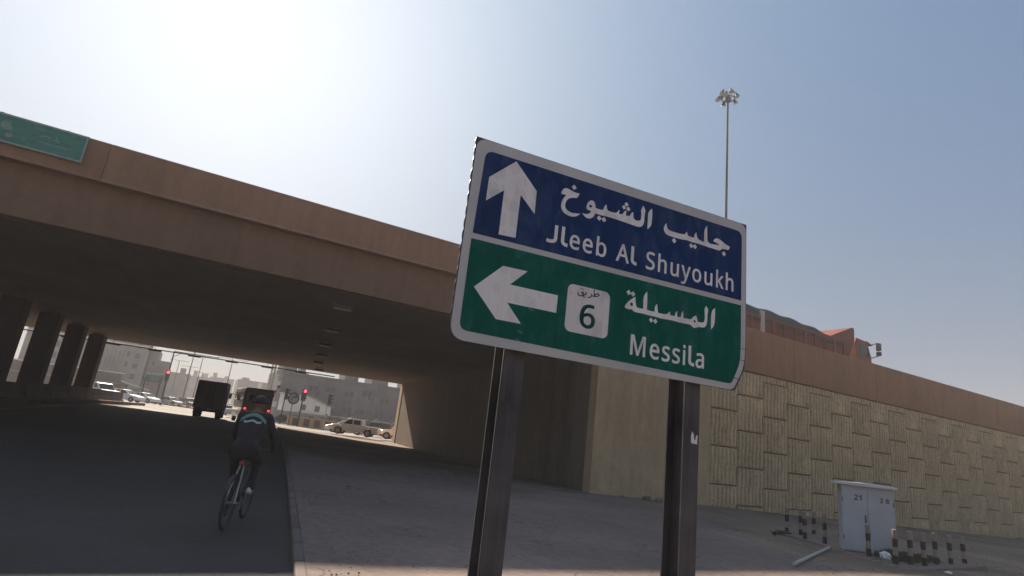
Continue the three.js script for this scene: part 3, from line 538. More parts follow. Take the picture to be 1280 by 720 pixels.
{
  const at = (x, z) => [x, gh(x, z), z];
  let p = at(13.52, -80), t = thing('traffic_light', 'traffic light showing red, on a post right of the bus', 'traffic light', p, 0, 'traffic lights at the junction');
  part(t, 'pole', bar([0, 0, 0], [0, 5.1, 0], .09, .07), mat.dark); signalHead(t, .02, 4.15, .18, .25, true, 1.5); redGlow(13.6, p[1] + 4.65, -79.3);
  p = at(11.35, -80.4); t = thing('traffic_light', 'unlit traffic light left of the round sign, turned sideways', 'traffic light', p, 0, 'traffic lights at the junction');
  part(t, 'pole', bar([0, 0, 0], [0, 4.6, 0], .08, .06), mat.dark); signalHead(t, .1, 3.9, .1, 1.1, false, 1.4);
  p = at(16.8, -80); t = thing('traffic_light', 'unlit traffic light turned sideways, left of the white pickup', 'traffic light', p, 0, 'traffic lights at the junction');
  part(t, 'pole', bar([0, 0, 0], [0, 4.8, 0], .07, .05), mat.galv); signalHead(t, .16, 4.1, .1, 1.15, false, 1.4);
  p = at(-2.95, -100); t = thing('traffic_light', 'tall traffic light mast with an arm over the far road, showing red', 'traffic light', p, 0, 'traffic lights at the junction');
  part(t, 'mast', bar([0, 0, 0], [0, 8.1, 0], .14, .09), mat.dark); part(t, 'arm', [bar([0, 8.05, 0], [6.2, 8.1, 0], .08, .05), bar([0, 7.2, 0], [1.1, 8.0, 0], .04)], mat.dark); signalHead(t, -.05, 4.35, .24, .1, true, 1.5); redGlow(-2.95, p[1] + 4.9, -99.2);
  p = at(12.5, -81); t = thing('round_sign', 'round traffic sign on a thin post between two traffic lights', 'traffic sign', p, .25);
  const rd = canvasTex(128, 128, (x) => { x.fillStyle = '#38363a'; x.fillRect(0, 0, 128, 128); x.fillStyle = '#87858a'; x.beginPath(); x.arc(64, 64, 48, 0, 7); x.fill(); x.strokeStyle = '#3a383c'; x.lineWidth = 12; x.beginPath(); x.moveTo(44, 88); x.lineTo(44, 62); x.quadraticCurveTo(46, 46, 66, 46); x.lineTo(88, 46); x.stroke(); x.beginPath(); x.moveTo(78, 32); x.lineTo(94, 46); x.lineTo(78, 60); x.stroke(); });
  part(t, 'pole', bar([0, 0, 0], [0, 4.2, 0], .05), mat.dark); part(t, 'disc', new THREE.CylinderGeometry(.78, .78, .04, 28).rotateX(Math.PI / 2).translate(0, 3.5, .07), mat.dark);
  part(t, 'face', new THREE.CircleGeometry(.76, 28).translate(0, 3.5, .096), M([1, 1, 1], { map: rd }));

  p = at(-5.2, -110); t = thing('direction_sign', 'small dark green arrow shaped sign on two posts across the junction', 'road sign', p, .1);
  part(t, 'panel', ext(poly([[-1.45, 4.0], [-1.15, 4.65], [1.4, 4.65], [1.4, 3.3], [-1.15, 3.3]]), .1, .02), M([.05, .13, .115], { roughness: .5 }));
  part(t, 'border', ext(poly([[-1.3, 4.0], [-1.07, 4.5], [1.28, 4.5], [1.28, 4.42], [-1.0, 4.42], [-1.16, 4.0]]), .12, 0), M([.4, .42, .4]));
  for (const x of [-1.0, 1.15]) part(t, 'post', bx(.2, 4.5, .2, x, 2.2, -.18), mat.dark);
  for (let k = 0; k < 3; k++) part(t, 'text_line', bx(1.7 - .3 * k, .07, .02, .2, 4.2 - .3 * k, .06), M([.4, .43, .4]));

  [[-.35, -130, 10.9, 'left'], [1.55, -150, 11.4, 'middle'], [7.0, -134, 10.9, 'right']].forEach(([x, z, h2, w], i) => {
    const t = thing('street_lamp', ['thin double arm street lamp, leftmost of three over the far road', 'double arm street lamp, middle one of three over the far road', 'double arm street lamp rising between the dark box truck and the bus'][i], 'street lamp', at(x, z), .1, 'double arm street lamps');
    part(t, 'pole', bar([0, 0, 0], [0, h2, 0], .13, .07), mat.steel);
    for (const s of [-1, 1]) { const l = part(t, 'arm', tube([[0, h2 - .15, 0], [s * .8, h2 + .1, 0], [s * 2.4, h2 + .12, 0]], .045), mat.steel); part(t, 'lamp_head', rb(.8, .12, .26, .05, s * 2.6, h2 + .1, 0), mat.galv); }
  });
  [[-.8, -230], [4, -260], [7.5, -300], [-4, -205]].forEach(([x, z], i) => {
    const t = thing('street_lamp', ['faint far lamp post left of the dark box truck', 'faint lamp post far up the road, above the dark box truck', 'faintest lamp post far up the road above the gap', 'faint far lamp post right of the small green sign'][i], 'street lamp', at(x, z), .1, 'far street lamps in the haze');
    part(t, 'pole', bar([0, 0, 0], [0, 13, 0], .16, .1, 6), mat.steel); part(t, 'arm', [bar([-2.6, 13, 0], [2.6, 13, 0], .07)], mat.steel);
  });
  // pale lattice pylon with panels
  t = thing('lattice_pylon', 'pale square lattice pylon with small panels, right of the bus', 'pylon', at(10.9, -90), .2);
  const c = .62, hh = 10; for (const [sx, sz] of [[-c, -c], [c, -c], [c, c], [-c, c]]) part(t, 'leg', bx(.2, hh, .2, sx, hh / 2, sz), mat.paleWall);
  for (let k = 0; k < 10; k++) for (const [a, b] of [[[-c, c], [c, c]], [[c, -c], [c, c]], [[-c, -c], [-c, c]]]) part(t, 'brace', bar([a[0], k, a[1]], [b[0], k + 1, b[1]], .045, .045, 6), mat.paleWall);
  for (let k = 0; k < 6; k++) part(t, 'panel', bx(rr(.6, 1.2), rr(.5, 1.0), .08, rr(-.2, .2), 1 + k * 1.5, .78), k % 2 ? mat.white : mat.paleWall);
  for (let k = 0; k < 3; k++) part(t, 'loudspeaker', rb(.3, .4, .4, .06, rr(-.3, .4), 3.6 + k * .7, .95), mat.dark);
}
/* railing along the far side of the junction */
{
  const t = thing('railing', 'low dark railing along the far kerb of the junction', 'railing', [0, 0, 0]);
  for (let x = -9; x < 6; x += 1.5) { const y = gh(x, -113); part(t, 'post', bar([x, y, -113], [x, y + 1.0, -113], .05, .05, 6), mat.dark); part(t, 'rail', [bar([x, y + .95, -113], [x + 1.5, gh(x + 1.5, -113) + .95, -113], .035, .035, 6), bar([x, y + .5, -113], [x + 1.5, gh(x + 1.5, -113) + .5, -113], .03, .03, 6)], mat.dark); }
  const k = new THREE.Group(); k.name = 'far_kerb'; k.userData.kind = 'structure'; scene.add(k);
  const g = rb(1.99, .4, .3, .04); for (let x = -30; x < 40; x += 2) { const m = sh(new THREE.Mesh(g, mat.kerb[1])); m.name = 'kerb_stone'; m.position.set(x, gh(x, -111.6) + .02, -111.6); k.add(m); }
}

/* ------------------------------------------------ buildings */
function windowGrid(t, x0, y0, dx, dy, nx, ny, w, h, z, skip, gm = mat.glass, fm = mat.paleWall) {
  const fr = merge([bx(w + .2, .1, .14, 0, h / 2 + .05, 0), bx(w + .3, .12, .22, 0, -h / 2 - .06, .03), bx(.1, h, .14, -w / 2 - .05, 0, 0), bx(.1, h, .14, w / 2 + .05, 0, 0)]), pn = bx(w, h, .06, 0, 0, 0);
  for (let j = 0; j < ny; j++) for (let i = 0; i < nx; i++) { if (skip && skip(i, j)) continue; const f = part(t, 'window', fr, fm); f.position.set(x0 + i * dx, y0 + j * dy, z); part(f, 'pane', pn, gm); }
}
{
  const dull = M([.13, .125, .13], { roughness: .5 }), hazy = M([.26, .25, .25], { roughness: .6 });
  // grey building behind the junction on the right
  let t = thing('grey_building', 'long plain grey building with few small windows behind the white pickup', 'building', [0, gh(20, -105), -105]);
  part(t, 'wall', bx(30, 8.7, 14, 28.3, 4.35, -7), mat.greyWall);
  for (const [x0, x1] of [[13.35, 15.95], [16.8, 17.4], [24.4, 26.9], [29.4, 32.6], [36, 43]]) part(t, 'roof_block', bx(x1 - x0, 1.5, 5, (x0 + x1) / 2, 9.3, -3.2), mat.greyWall);
  part(t, 'cornice', bx(30.3, .28, .3, 28.3, 8.4, .1), mat.greyWall);
  for (const [x, y] of [[25, 6.2], [28.4, 6.8], [31.8, 5.9], [25.2, 3.5], [27.5, 3.4], [31.2, 3.2], [18.7, 6.4], [21.6, 6.6], [34, 3.2]]) windowGrid(t, x, y, .9, 0, 2, 1, .62, .95, .04, null, dull, mat.greyWall);
  for (const [x, y] of [[20, 6.0], [23.4, 3.2], [29.6, 6.2], [33, 5.4], [26.4, 2.9]]) part(t, 'air_conditioner', rb(.8, .6, .4, .04, x, y, .24), mat.greyWall);
  part(t, 'water_tank', new THREE.CylinderGeometry(.7, .7, 1.2, 16).translate(25.6, 10.4, -3), mat.greyWall);
  for (const x of [20.2, 23.1, 30.2]) part(t, 'downpipe', bar([x, 0, .12], [x, 7.5, .12], .07, .07, 6), mat.greyWall);
  // low white building with a sloping roof
  t = thing('white_house', 'low white house with a sloping roof behind the traffic lights', 'building', [0, gh(17, -98), -98]);
  part(t, 'wall', ext(poly([[13.6, 0], [13.6, 4.7], [17.3, 4.7], [21.3, 3.4], [21.5, 0]]), 4.5, .02).translate(0, 0, -2.3), mat.white);
  part(t, 'roof', ext(poly([[13.4, 4.72], [13.4, 4.9], [17.4, 4.9], [21.7, 3.5], [21.6, 3.32], [17.3, 4.72]]), 5, .02).translate(0, 0, -2.3), mat.paleWall);
  windowGrid(t, 16.9, 2.9, 2.2, 0, 2, 1, .8, .9, .02, null, dull, mat.white); windowGrid(t, 14.8, 3.9, 1, 0, 1, 1, .6, .5, .02, null, dull, mat.white);
  // compound wall and planter wall
  t = thing('compound_wall', 'long pale compound wall behind the parked cars on the right', 'wall', [0, gh(20, -92), -92]);
  for (let k = 0; k < 7; k++) { part(t, 'wall_panel', bx(3.7, 2.0, .22, 13.5 + 4 * k, 1.0, 0), mat.paleWall); part(t, 'pillar', rb(.36, 2.3, .36, .03, 11.5 + 4 * k, 1.15, 0), mat.paleWall); part(t, 'cap', bx(3.66, .1, .32, 13.5 + 4 * k, 2.05, 0), mat.white); }
  t = thing('planter_wall', 'low beige wall with square openings under the traffic lights', 'wall', [0, gh(16, -84), -84]);
  part(t, 'base', bx(9.5, .18, .5, 17.5, .09, 0), mat.tan); part(t, 'top_rail', bx(9.5, .2, .5, 17.5, 1.3, 0), mat.tan);
  for (let k = 0; k < 7; k++) part(t, 'pillar', bx(.62, 1.02, .46, 13.1 + 1.46 * k, .69, 0), mat.tan);
  part(t, 'back', bx(9.3, 1.0, .1, 17.5, .69, -.19), mat.joint);

  // left: tall pale block with fins, brown walls before it
  t = thing('hotel_block', 'tall pale grey block with vertical fins behind the last pier', 'building', [0, gh(-14, -165), -165]);
  part(t, 'wall', bx(24, 13.3, 16, -22.2, 6.6, -8), mat.paleWall); part(t, 'tower', bx(3.4, 15.5, 12, -11.9, 7.7, -7.5), mat.greyWall);
  for (let k = 0; k < 8; k++) part(t, 'fin', bx(.35, 8.5, .6, -20.2 + k * .8, 6.4, .2), mat.paleWall);
  part(t, 'band', bx(24.2, .5, .5, -22.2, 12.4, .1), mat.white);
  windowGrid(t, -13.4 + 1.2, 5, 0, 2.5, 1, 4, 1.1, 1.3, .06, null, dull); windowGrid(t, -30.5, 5, 2.2, 2.6, 4, 3, 1.2, 1.5, .06, null, dull); windowGrid(t, -14.1, 5.2, .9, 2.5, 1, 3, .6, 1.3, .06, null, dull);
  t = thing('stepped_block', 'grey block stepping down right of the tall pale block', 'building', [0, gh(-9, -172), -172]);
  part(t, 'wall', bx(3.2, 12.6, 12, -9.6, 6.3, -6), M([.36, .31, .31], { map: tConcrete })); part(t, 'lower_wall', bx(2.8, 10.2, 12, -6.8, 5.1, -6.2), M([.36, .31, .31], { map: tConcrete }));
  windowGrid(t, -10.4, 4, 1.5, 2.6, 2, 3, .8, 1.2, .05, null, dull);
  t = thing('brown_wall', 'brown walled compound with pale coping behind the white cars', 'wall', [0, gh(-12, -122), -122]);
  part(t, 'high_wall', bx(16, 4.2, .4, -18.4, 2.1, -1.5), M([.30, .21, .18], { map: tConcrete })); part(t, 'high_coping', bx(16.2, .22, .6, -18.4, 4.3, -1.5), mat.white);
  part(t, 'low_wall', bx(18, 2.4, .4, -18.2, 1.2, .2), M([.32, .22, .19], { map: tConcrete })); part(t, 'low_coping', bx(18.2, .16, .6, -18.2, 2.45, .2), mat.paleWall);
  for (let k = 0; k < 4; k++) part(t, 'pillar', bx(.5, 2.7, .6, -10 - 4 * k, 1.35, .25), M([.32, .22, .19]));
  t = thing('guard_hut', 'small pale hut with sloping roof right of the brown wall', 'building', [-8.2, gh(-8, -122), -122]);
  part(t, 'wall', bx(3.4, 2.0, 3, 0, 1.0, 0), mat.paleWall); part(t, 'roof', ext(poly([[-2.1, 2.9], [-2.0, 3.05], [2.3, 2.1], [2.3, 1.95]]), 3.4, .02), mat.white); part(t, 'door', bx(.9, 1.7, .08, .6, .85, 1.52), dull);

  // far blocks fading in the haze
  const far = (label, x0, x1, h, z, d, steps, c) => { const t = thing('far_building', label, 'building', [0, gh(0, z) - 1, z], 0, 'far buildings in the haze'); part(t, 'wall', bx(x1 - x0, h, d, (x0 + x1) / 2, h / 2, -d / 2), c);
    for (const [a, b, hh] of steps) part(t, 'roof_block', bx(b - a, hh, d * .5, (a + b) / 2, h + hh / 2 - .02, -d * .45), c);
    const n = Math.max(2, Math.floor((x1 - x0) / 4)), m = Math.max(2, Math.floor(h / 4)); windowGrid(t, x0 + 2, 3.4, (x1 - x0 - 4) / (n - 1), (h - 5) / (m - 1), n, m, 1.7, 1.6, .06, null, hazy, c); };
  far('hazy long block left of the street lamps', -14, 0, 12.6, -260, 16, [[-12, -9, 1.6], [-4, -2, 2.2]], mat.greyWall);
  far('pale hazy block above the dark box truck, with roof tanks', -2, 9, 15.4, -340, 18, [[1, 3, 3], [5, 8, 2]], mat.paleWall);
  far('hazy block with an uneven roof between the truck and the bus', 9.5, 22, 17.2, -360, 18, [[11, 13, 2.5], [17, 19, 1.4]], mat.paleWall);
  far('hazy wide block above the red bus', 20, 38, 15.2, -300, 18, [[22, 25, 1.3]], mat.greyWall);
  far('hazy stepped block left of the lattice pylon', 25.6, 40, 15.8, -220, 14, [[27, 38, 1.6]], mat.paleWall);
  t = scene.children[scene.children.length - 1]; part(t, 'lower_wing', bx(3.4, 11.6, 12, 24.2, 5.8, -6), mat.paleWall);
}
/* ------------------------------------------------ shrubs across the junction */
const leafMats = [M([.055, .075, .04], { roughness: .8 }), M([.075, .095, .05], { roughness: .8 }), M([.04, .055, .032], { roughness: .8 })];
function leafClump(rx, ry, rz, n, s, up = 0) {
  const p = [], v = new THREE.Vector3(), q = new THREE.Quaternion(), e = new THREE.Euler();
  for (let i = 0; i < n; i++) {
    do v.set(rr(-1, 1), rr(-1, 1), rr(-1, 1)); while (v.lengthSq() > 1 || (v.lengthSq() < .3 && rnd() < .7));
    const bump = 1 + .22 * Math.sin(v.x * 7 + v.z * 5) * Math.cos(v.y * 6 + v.x * 3), c = new THREE.Vector3(v.x * rx * bump, v.y * ry * bump + up, v.z * rz * bump);
    e.set(rr(0, 6.3), rr(0, 6.3), rr(0, 6.3)); q.setFromEuler(e); const k = s * rr(.6, 1.3);
    for (const [a, b] of [[-.5, 0], [0, .28], [.5, 0], [-.5, 0], [.5, 0], [0, -.28]]) { const w = new THREE.Vector3(a * k, b * k, 0).applyQuaternion(q).add(c); p.push(w.x, w.y, w.z); }
  }
  const g = new THREE.BufferGeometry(); g.setAttribute('position', new THREE.Float32BufferAttribute(p, 3)); g.computeVertexNormals(); return g;
}
[[14.2, -88.5, 1.1, .8], [16.2, -88.8, 1.4, .9], [19.5, -88.6, 1.9, 1.2], [23.6, -86.5, 2.2, 1.3], [27.5, -87, 1.8, 1.2], [12.3, -87, .8, .7], [-8, -118, 1.3, .8]].forEach(([x, z, r, h2], i) => {
  const t = thing('shrub', ['dark shrub left of the red traffic light post', 'dark low shrub behind the red traffic light', 'rounded dark shrub left of the white pickup', 'wide dark shrub behind the roof of the white pickup', 'dark shrub between the pickup and the abutment', 'small shrub at the foot of the lattice pylon', 'dark shrub beside the small green sign'][i], 'shrub', [x, gh(x, z), z], 0, 'shrubs across the junction');
  for (let k = 0; k < 3; k++) part(t, 'stem', bar([0, 0, 0], [rr(-.4, .4) * r, h2, rr(-.3, .3) * r], .05, .02, 6), mat.joint);
  part(t, 'crown', [leafClump(r, h2 * .8, r * .8, 700, .2, h2 * .95), leafClump(r * .6, h2 * .6, r * .6, 300, .2, h2 * 1.25).translate(r * .35, 0, 0)], leafMats[i % 3]);
});

/* ------------------------------------------------ grey cabinet, pad and bollards on the right */
{
  const pad = thing('cabinet_pad', 'low concrete pad under the grey cabinet, with a raised rim', 'concrete pad', [0, 0, 0]);
  const y = gh(16, -9), s = poly([[13.95, 7.3], [14.15, 7.05], [16.6, 7.25], [18.3, 7.35], [18.5, 11.2], [15.7, 11.5], [15.35, 10.2]]);
  const g = new THREE.ExtrudeGeometry(s, { depth: .3, bevelEnabled: true, bevelSize: .03, bevelThickness: .02, bevelSegments: 1 }); g.rotateX(-Math.PI / 2); g.translate(0, y - .26, 0);
  part(pad, 'slab', uvm(g), mat.pave);
  const c = thing('utility_cabinet', 'grey steel utility cabinet with overhanging lid and stencilled numbers', 'utility cabinet', [15.33, y + .02, -8.52], -.86);
  
  const gm = M([.54, .57, .60], { roughness: .55, map: tConcrete });
  part(c, 'body', rb(1.16, 1.6, .5, .02, 0, .8, -.25), gm);
  part(c, 'lid', ext(poly([[-.72, 1.6], [-.72, 1.66], [0, 1.69], [.66, 1.66], [.66, 1.6]]), .68, .012).translate(-.02, 0, -.25), M([.52, .53, .55], { roughness: .5 }));
  for (const s of [-1, 1]) part(c, 'door', rb(.556, 1.46, .03, .008, s * .283, .80, .006), gm);
  const nm = (str, x, size) => { const g = new TextGeometry(str, { font: FONT, size, depth: .002, curveSegments: 3 }); g.translate(x, 1.26, .0215); part(c, 'number', g, mat.dark); };
  nm('21', -.30, .13); nm('2 8', .26, .11);
  part(c, 'handle', [rb(.03, .16, .03, .01, -.06, .85, .04), rb(.05, .04, .04, .01, -.06, .77, .03)], mat.steel);
  for (const s of [-1, 1]) for (const v of [.3, 1.2]) part(c, 'hinge', bar([s * .555, v, .024], [s * .555, v + .1, .024], .014, .014, 6), mat.steel);
  part(c, 'plinth', bx(1.2, .1, .54, 0, .0, -.25), mat.joint);

  const bl = [[14.32, -7.41, 'corner bollard before the right edge of the cabinet'], [14.78, -8.24, 'bollard standing before the left part of the cabinet face'], [15.15, -9.01, 'bollard just left of the cabinet foot'], [15.42, -9.72, 'bollard third left of the cabinet'], [15.5, -10.33, 'bollard in the thick of the group left of the cabinet'], [15.86, -11.13, 'leftmost bollard, beside the dark hose'], [16.23, -10.94, 'back row bollard second from the left end'], [16.83, -10.6, 'back row bollard third from the left end'], [17.21, -11.18, 'hindmost bollard by the wall'], [17.92, -10.81, 'back bollard half hidden by the cabinet'],
    [15.07, -7.48, 'first bollard right of the cabinet'], [15.41, -7.35, 'second bollard right of the cabinet, on the pad rim'], [16.25, -7.5, 'third bollard right of the cabinet'], [16.98, -7.52, 'last but one bollard at the right end'], [17.87, -7.61, 'rightmost bollard of the row']];
  const yel = M([.34, .27, .21], { roughness: .8, map: tConcrete }), blk = M([.02, .02, .02], { roughness: .8 });
  bl.forEach(([x, z, where], i) => {
    const by = gh(x, z) + .04, b = thing('bollard', 'black and pale striped ' + where, 'bollard', [x, by, z], 0, 'striped bollards round the cabinet');
    b.rotation.set(rr(-.04, .04), 0, rr(-.05, .05));
    const n = 4, hh = .70 + rr(-.03, .03); for (let k = 0; k < n; k++) part(b, 'band', new THREE.CylinderGeometry(.052, .052, hh / n, 12).translate(0, hh / n * (k + .5), 0), k % 2 ? yel : blk);
    part(b, 'cap', new THREE.SphereGeometry(.052, 12, 6, 0, 7, 0, Math.PI / 2).scale(1, .35, 1).translate(0, hh, 0), yel);
  });
solo('fallen_pole', 'white painted pole lying on the ground before the bollards', 'pole', bar([10.1, .06, -6.95], [14.5, gh(14.5, -9) + .06, -9.02], .032, .03, 10), M([.55, .53, .50], { map: tConcrete }));
  const paper = new THREE.IcosahedronGeometry(.11, 2); { const p = paper.attributes.position, v = new THREE.Vector3(); for (let i = 0; i < p.count; i++) { v.fromBufferAttribute(p, i); const k = 1 + .28 * Math.sin(v.x * 60 + v.y * 35) * Math.cos(v.z * 55); p.setXYZ(i, v.x * k * 1.2, v.y * k * .9, v.z * k); } paper.computeVertexNormals(); }
  const pp = solo('paper_scrap', 'crumpled white paper on the pad before the cabinet', 'litter', paper, mat.white); pp.position.set(14.83, y + .14, -7.9);
  const hose = solo('dark_hose', 'short dark hose lying on the ground left of the bollards', 'hose', tube([[15.0, gh(15, -11) + .05, -10.9], [15.4, gh(15, -11) + .07, -11.1], [15.8, gh(15, -11) + .05, -11.0], [16.0, gh(15, -11) + .05, -11.2]], .05), mat.dark);
  const tarp = leafClump(.55, .10, .4, 260, .16, .06); tarp.translate(15.4, y + .06, -7.95);
  const weed = solo('weed_patch', 'dark green weeds growing between the bollards and cabinet', 'weeds', [tarp, leafClump(.8, .06, .3, 200, .14, .05).translate(16.4, y + .05, -7.9)], leafMats[0]); weed.userData.kind = 'stuff';
  const bag = solo('plastic_scrap', 'small white plastic scrap by the pad rim near the frame bottom', 'litter', new THREE.IcosahedronGeometry(.07, 1).scale(1.5, .5, 1), mat.white); bag.position.set(15.1, gh(15, -6.6) + .03, -6.75);
  const sc = solo('stone_chip', 'small pale stone on the paved ground right of the right post', 'stone', new THREE.IcosahedronGeometry(.06, 1).scale(1.6, .6, 1), mat.paleWall); sc.position.set(8.1, .03, -8.0);
  [[17.7, -18.9, .16, 'largest broken concrete lump at the foot of the plain wall'], [18.15, -18.7, .11, 'broken concrete lump right of the largest one at the wall foot'], [18.5, -18.95, .13, 'broken concrete lump nearest the right post at the wall foot'], [16.4, -18.9, .08, 'small dark stone at the left foot of the plain wall']].forEach(([x, z, r, lab]) => { const g = new THREE.IcosahedronGeometry(r, 1).toNonIndexed ? new THREE.DodecahedronGeometry(r, 1) : null, p = g.attributes.position; for (let i = 0; i < p.count; i++) { const k = 1 + .22 * Math.sin(p.getX(i) * 23 + p.getY(i) * 31) * Math.cos(p.getZ(i) * 27); p.setXYZ(i, p.getX(i) * k * 1.3, p.getY(i) * k * .75, p.getZ(i) * k); } g.computeVertexNormals(); const m = solo('rubble', lab, 'rubble', g, mat.abut, 'rubble at the wall foot'); m.position.set(x, gh(x, z) + r * .45, z); });
  // loose stones and grit scattered over the ground
  const grit = new THREE.InstancedMesh(new THREE.IcosahedronGeometry(.009, 0), mat.pave, 1500); grit.name = 'grit'; grit.userData = { label: 'loose grit and small stones on the paved ground', category: 'grit', kind: 'stuff' }; sh(grit); scene.add(grit);
  const mx = new THREE.Matrix4(), q = new THREE.Quaternion(), e = new THREE.Euler();
  for (let i = 0; i < 1500; i++) { const z = -rr(3.5, 18.8), x = i < 500 ? kx(z) + .35 + Math.abs(rr(-1, 1) * rr(0, 1.4)) : rr(kx(z) + .4, 30), k = rr(.4, 1.6) * (x > 12 ? 1.8 : 1); e.set(rr(0, 6), rr(0, 6), rr(0, 6)); q.setFromEuler(e); mx.compose(new THREE.Vector3(x, gh(x, z) + paveUp(x, z) + .003, z), q, new THREE.Vector3(k, k * .6, k)); grit.setMatrixAt(i, mx); }
}

/* ------------------------------------------------ cyclist and bicycle */
{
  const POS = [.84, .012, -8.95], TURN = R(72), LEAN = .0;
  const b = thing('bicycle', 'dark bicycle with pale rear stays ridden away along the kerb', 'bicycle', POS, TURN);
  b.rotation.set(LEAN, TURN, 0, 'YXZ'); b.scale.setScalar(1.03);
  const fr = M([.03, .03, .033], { roughness: .5 }), pale = M([.36, .35, .34], { roughness: .5, metalness: .2 });
  const bw = (x, name) => {
    const w = grp(b, name, [x, .34, 0]);
    part(w, 'tyre', new THREE.TorusGeometry(.322, .02, 8, 40), mat.rubber); part(w, 'rim', new THREE.TorusGeometry(.297, .010, 6, 40), mat.dark);
    part(w, 'hub', new THREE.CylinderGeometry(.022, .022, .10, 12).rotateX(Math.PI / 2), mat.steel);
    const sp = []; for (let k = 0; k < 16; k++) { const a = k / 16 * Math.PI * 2; sp.push(bar([Math.cos(a) * .02, Math.sin(a) * .02, k % 2 ? .03 : -.03], [Math.cos(a + .2) * .29, Math.sin(a + .2) * .29, 0], .0015, .0015, 4)); }
    const s = part(w, 'spokes', sp, mat.steel); s.userData.kind = 'stuff';
  };
  bw(0, 'rear_wheel'); bw(1.03, 'front_wheel');
  part(b, 'seat_tube', bar([.43, .29, 0], [.24, .88, 0], .017), fr); part(b, 'down_tube', bar([.43, .29, 0], [.885, .70, 0], .02), fr); part(b, 'top_tube', bar([.28, .78, 0], [.87, .80, 0], .017), fr); part(b, 'head_tube', bar([.895, .67, 0], [.855, .87, 0], .021), fr);
  for (const s of [-1, 1]) { part(b, 'seat_stay', bar([0, .34, s * .065], [.27, .80, s * .025], .012), pale); part(b, 'chain_stay', bar([0, .34, s * .065], [.43, .29, s * .03], .010), pale); part(b, 'fork_blade', bar([1.03, .34, s * .055], [.90, .68, s * .045], .012), fr); }
  part(b, 'stem', bar([.855, .87, 0], [.90, .99, 0], .014), fr); part(b, 'handlebar', bar([.90, .99, -.31], [.90, .99, .31], .0135), fr);
  for (const s of [-1, 1]) part(b, 'grip', bar([.90, .99, s * .21], [.90, .99, s * .32], .017), mat.rubber);
  part(b, 'saddle', (() => { const g = new THREE.SphereGeometry(1, 16, 10); const p = g.attributes.position; for (let i = 0; i < p.count; i++) { const x = p.getX(i), k = x > 0 ? .35 + .65 * Math.pow(1 - x, .8) * .6 : 1; p.setXYZ(i, .22 + x * .14, .935 + p.getY(i) * .03, p.getZ(i) * .075 * k); } g.computeVertexNormals(); return g; })(), mat.rubber);
  part(b, 'seat_post', bar([.24, .88, 0], [.225, .92, 0], .013), pale);
  part(b, 'rear_reflector', rb(.02, .05, .06, .008, .19, .84, 0), M([.55, .05, .03], { roughness: .25 }));
  part(b, 'mudguard', (() => { const s = new THREE.Shape(); s.absarc(0, .34, .365, R(55), R(150), false); s.absarc(0, .34, .36, R(150), R(55), true); return ext(s, .05, 0, 14); })(), mat.dark);
  part(b, 'chainring', new THREE.CylinderGeometry(.09, .09, .006, 24).rotateX(Math.PI / 2).translate(.43, .29, .05), mat.steel);
  part(b, 'crank', [bar([.43, .29, .075], [.47, .45, .09], .011), bar([.43, .29, -.075], [.39, .13, -.09], .011)], mat.steel);
  for (const [x, y, s] of [[.47, .45, 1], [.39, .13, -1]]) part(b, 'pedal', rb(.10, .02, .09, .006, x, y, s * .135), mat.dark);

  // the rider: a distance field of tapered limbs, meshed as one surface
  const B = []; const limb = (a, c, r0, r1) => B.push([...a, ...c, r0, r1]);
  limb([.20, 1.02, -.07], [.20, 1.02, .07], .125, .125); limb([.21, 1.03, 0], [.33, 1.25, 0], .135, .145); limb([.33, 1.24, -.05], [.42, 1.40, -.09], .12, .11); limb([.33, 1.24, .05], [.42, 1.40, .09], .12, .11);
  limb([.43, 1.45, -.13], [.43, 1.45, .13], .085, .085); limb([.44, 1.47, 0], [.49, 1.58, 0], .062, .055);
  for (const s of [-1, 1]) { limb([.44, 1.455, s * .18], [.60, 1.22, s * .27], .066, .048); limb([.60, 1.22, s * .27], [.845, 1.03, s * .265], .046, .032); }
  limb([.21, 1.0, .10], [.60, .86, .115], .098, .066); limb([.60, .86, .115], [.44, .50, .125], .062, .040); limb([.44, .50, .125], [.42, .475, .125], .04, .038);
  limb([.21, 1.0, -.10], [.52, .60, -.115], .098, .066); limb([.52, .60, -.115], [.36, .185, -.125], .062, .040);
  const sdf = (list, k) => (x, y, z) => { let d = 9; for (const [ax, ay, az, cx, cy, cz, r0, r1] of list) { const dx = cx - ax, dy = cy - ay, dz = cz - az, t = Math.max(0, Math.min(1, ((x - ax) * dx + (y - ay) * dy + (z - az) * dz) / (dx * dx + dy * dy + dz * dz + 1e-9))), e = Math.hypot(x - ax - t * dx, y - ay - t * dy, z - az - t * dz) - r0 - (r1 - r0) * t, h2 = Math.max(0, k - Math.abs(d - e)) / k; d = Math.min(d, e) - h2 * h2 * k * .25; } return d; };
  function mesh(f, c, half, res) {
    const mc = new MarchingCubes(res, new THREE.MeshStandardMaterial(), false, false, 300000); mc.isolation = 0; const h2 = res / 2;
    for (let k = 0; k < res; k++) for (let j = 0; j < res; j++) for (let i = 0; i < res; i++) mc.field[i + j * res + k * res * res] = -f(c[0] + (i - h2) / h2 * half, c[1] + (j - h2) / h2 * half, c[2] + (k - h2) / h2 * half);
    mc.update(); const n = mc.count, p = new Float32Array(n * 3), q = new Float32Array(n * 3);
    for (let i = 0; i < n; i++) for (let a = 0; a < 3; a++) { p[3 * i + a] = c[a] + mc.positionArray[3 * i + a] * half; q[3 * i + a] = mc.normalArray[3 * i + a]; }
    const g = new THREE.BufferGeometry(); g.setAttribute('position', new THREE.BufferAttribute(p, 3)); g.setAttribute('normal', new THREE.BufferAttribute(q, 3)); return g;
  }
  const bodyF = sdf(B, .05);
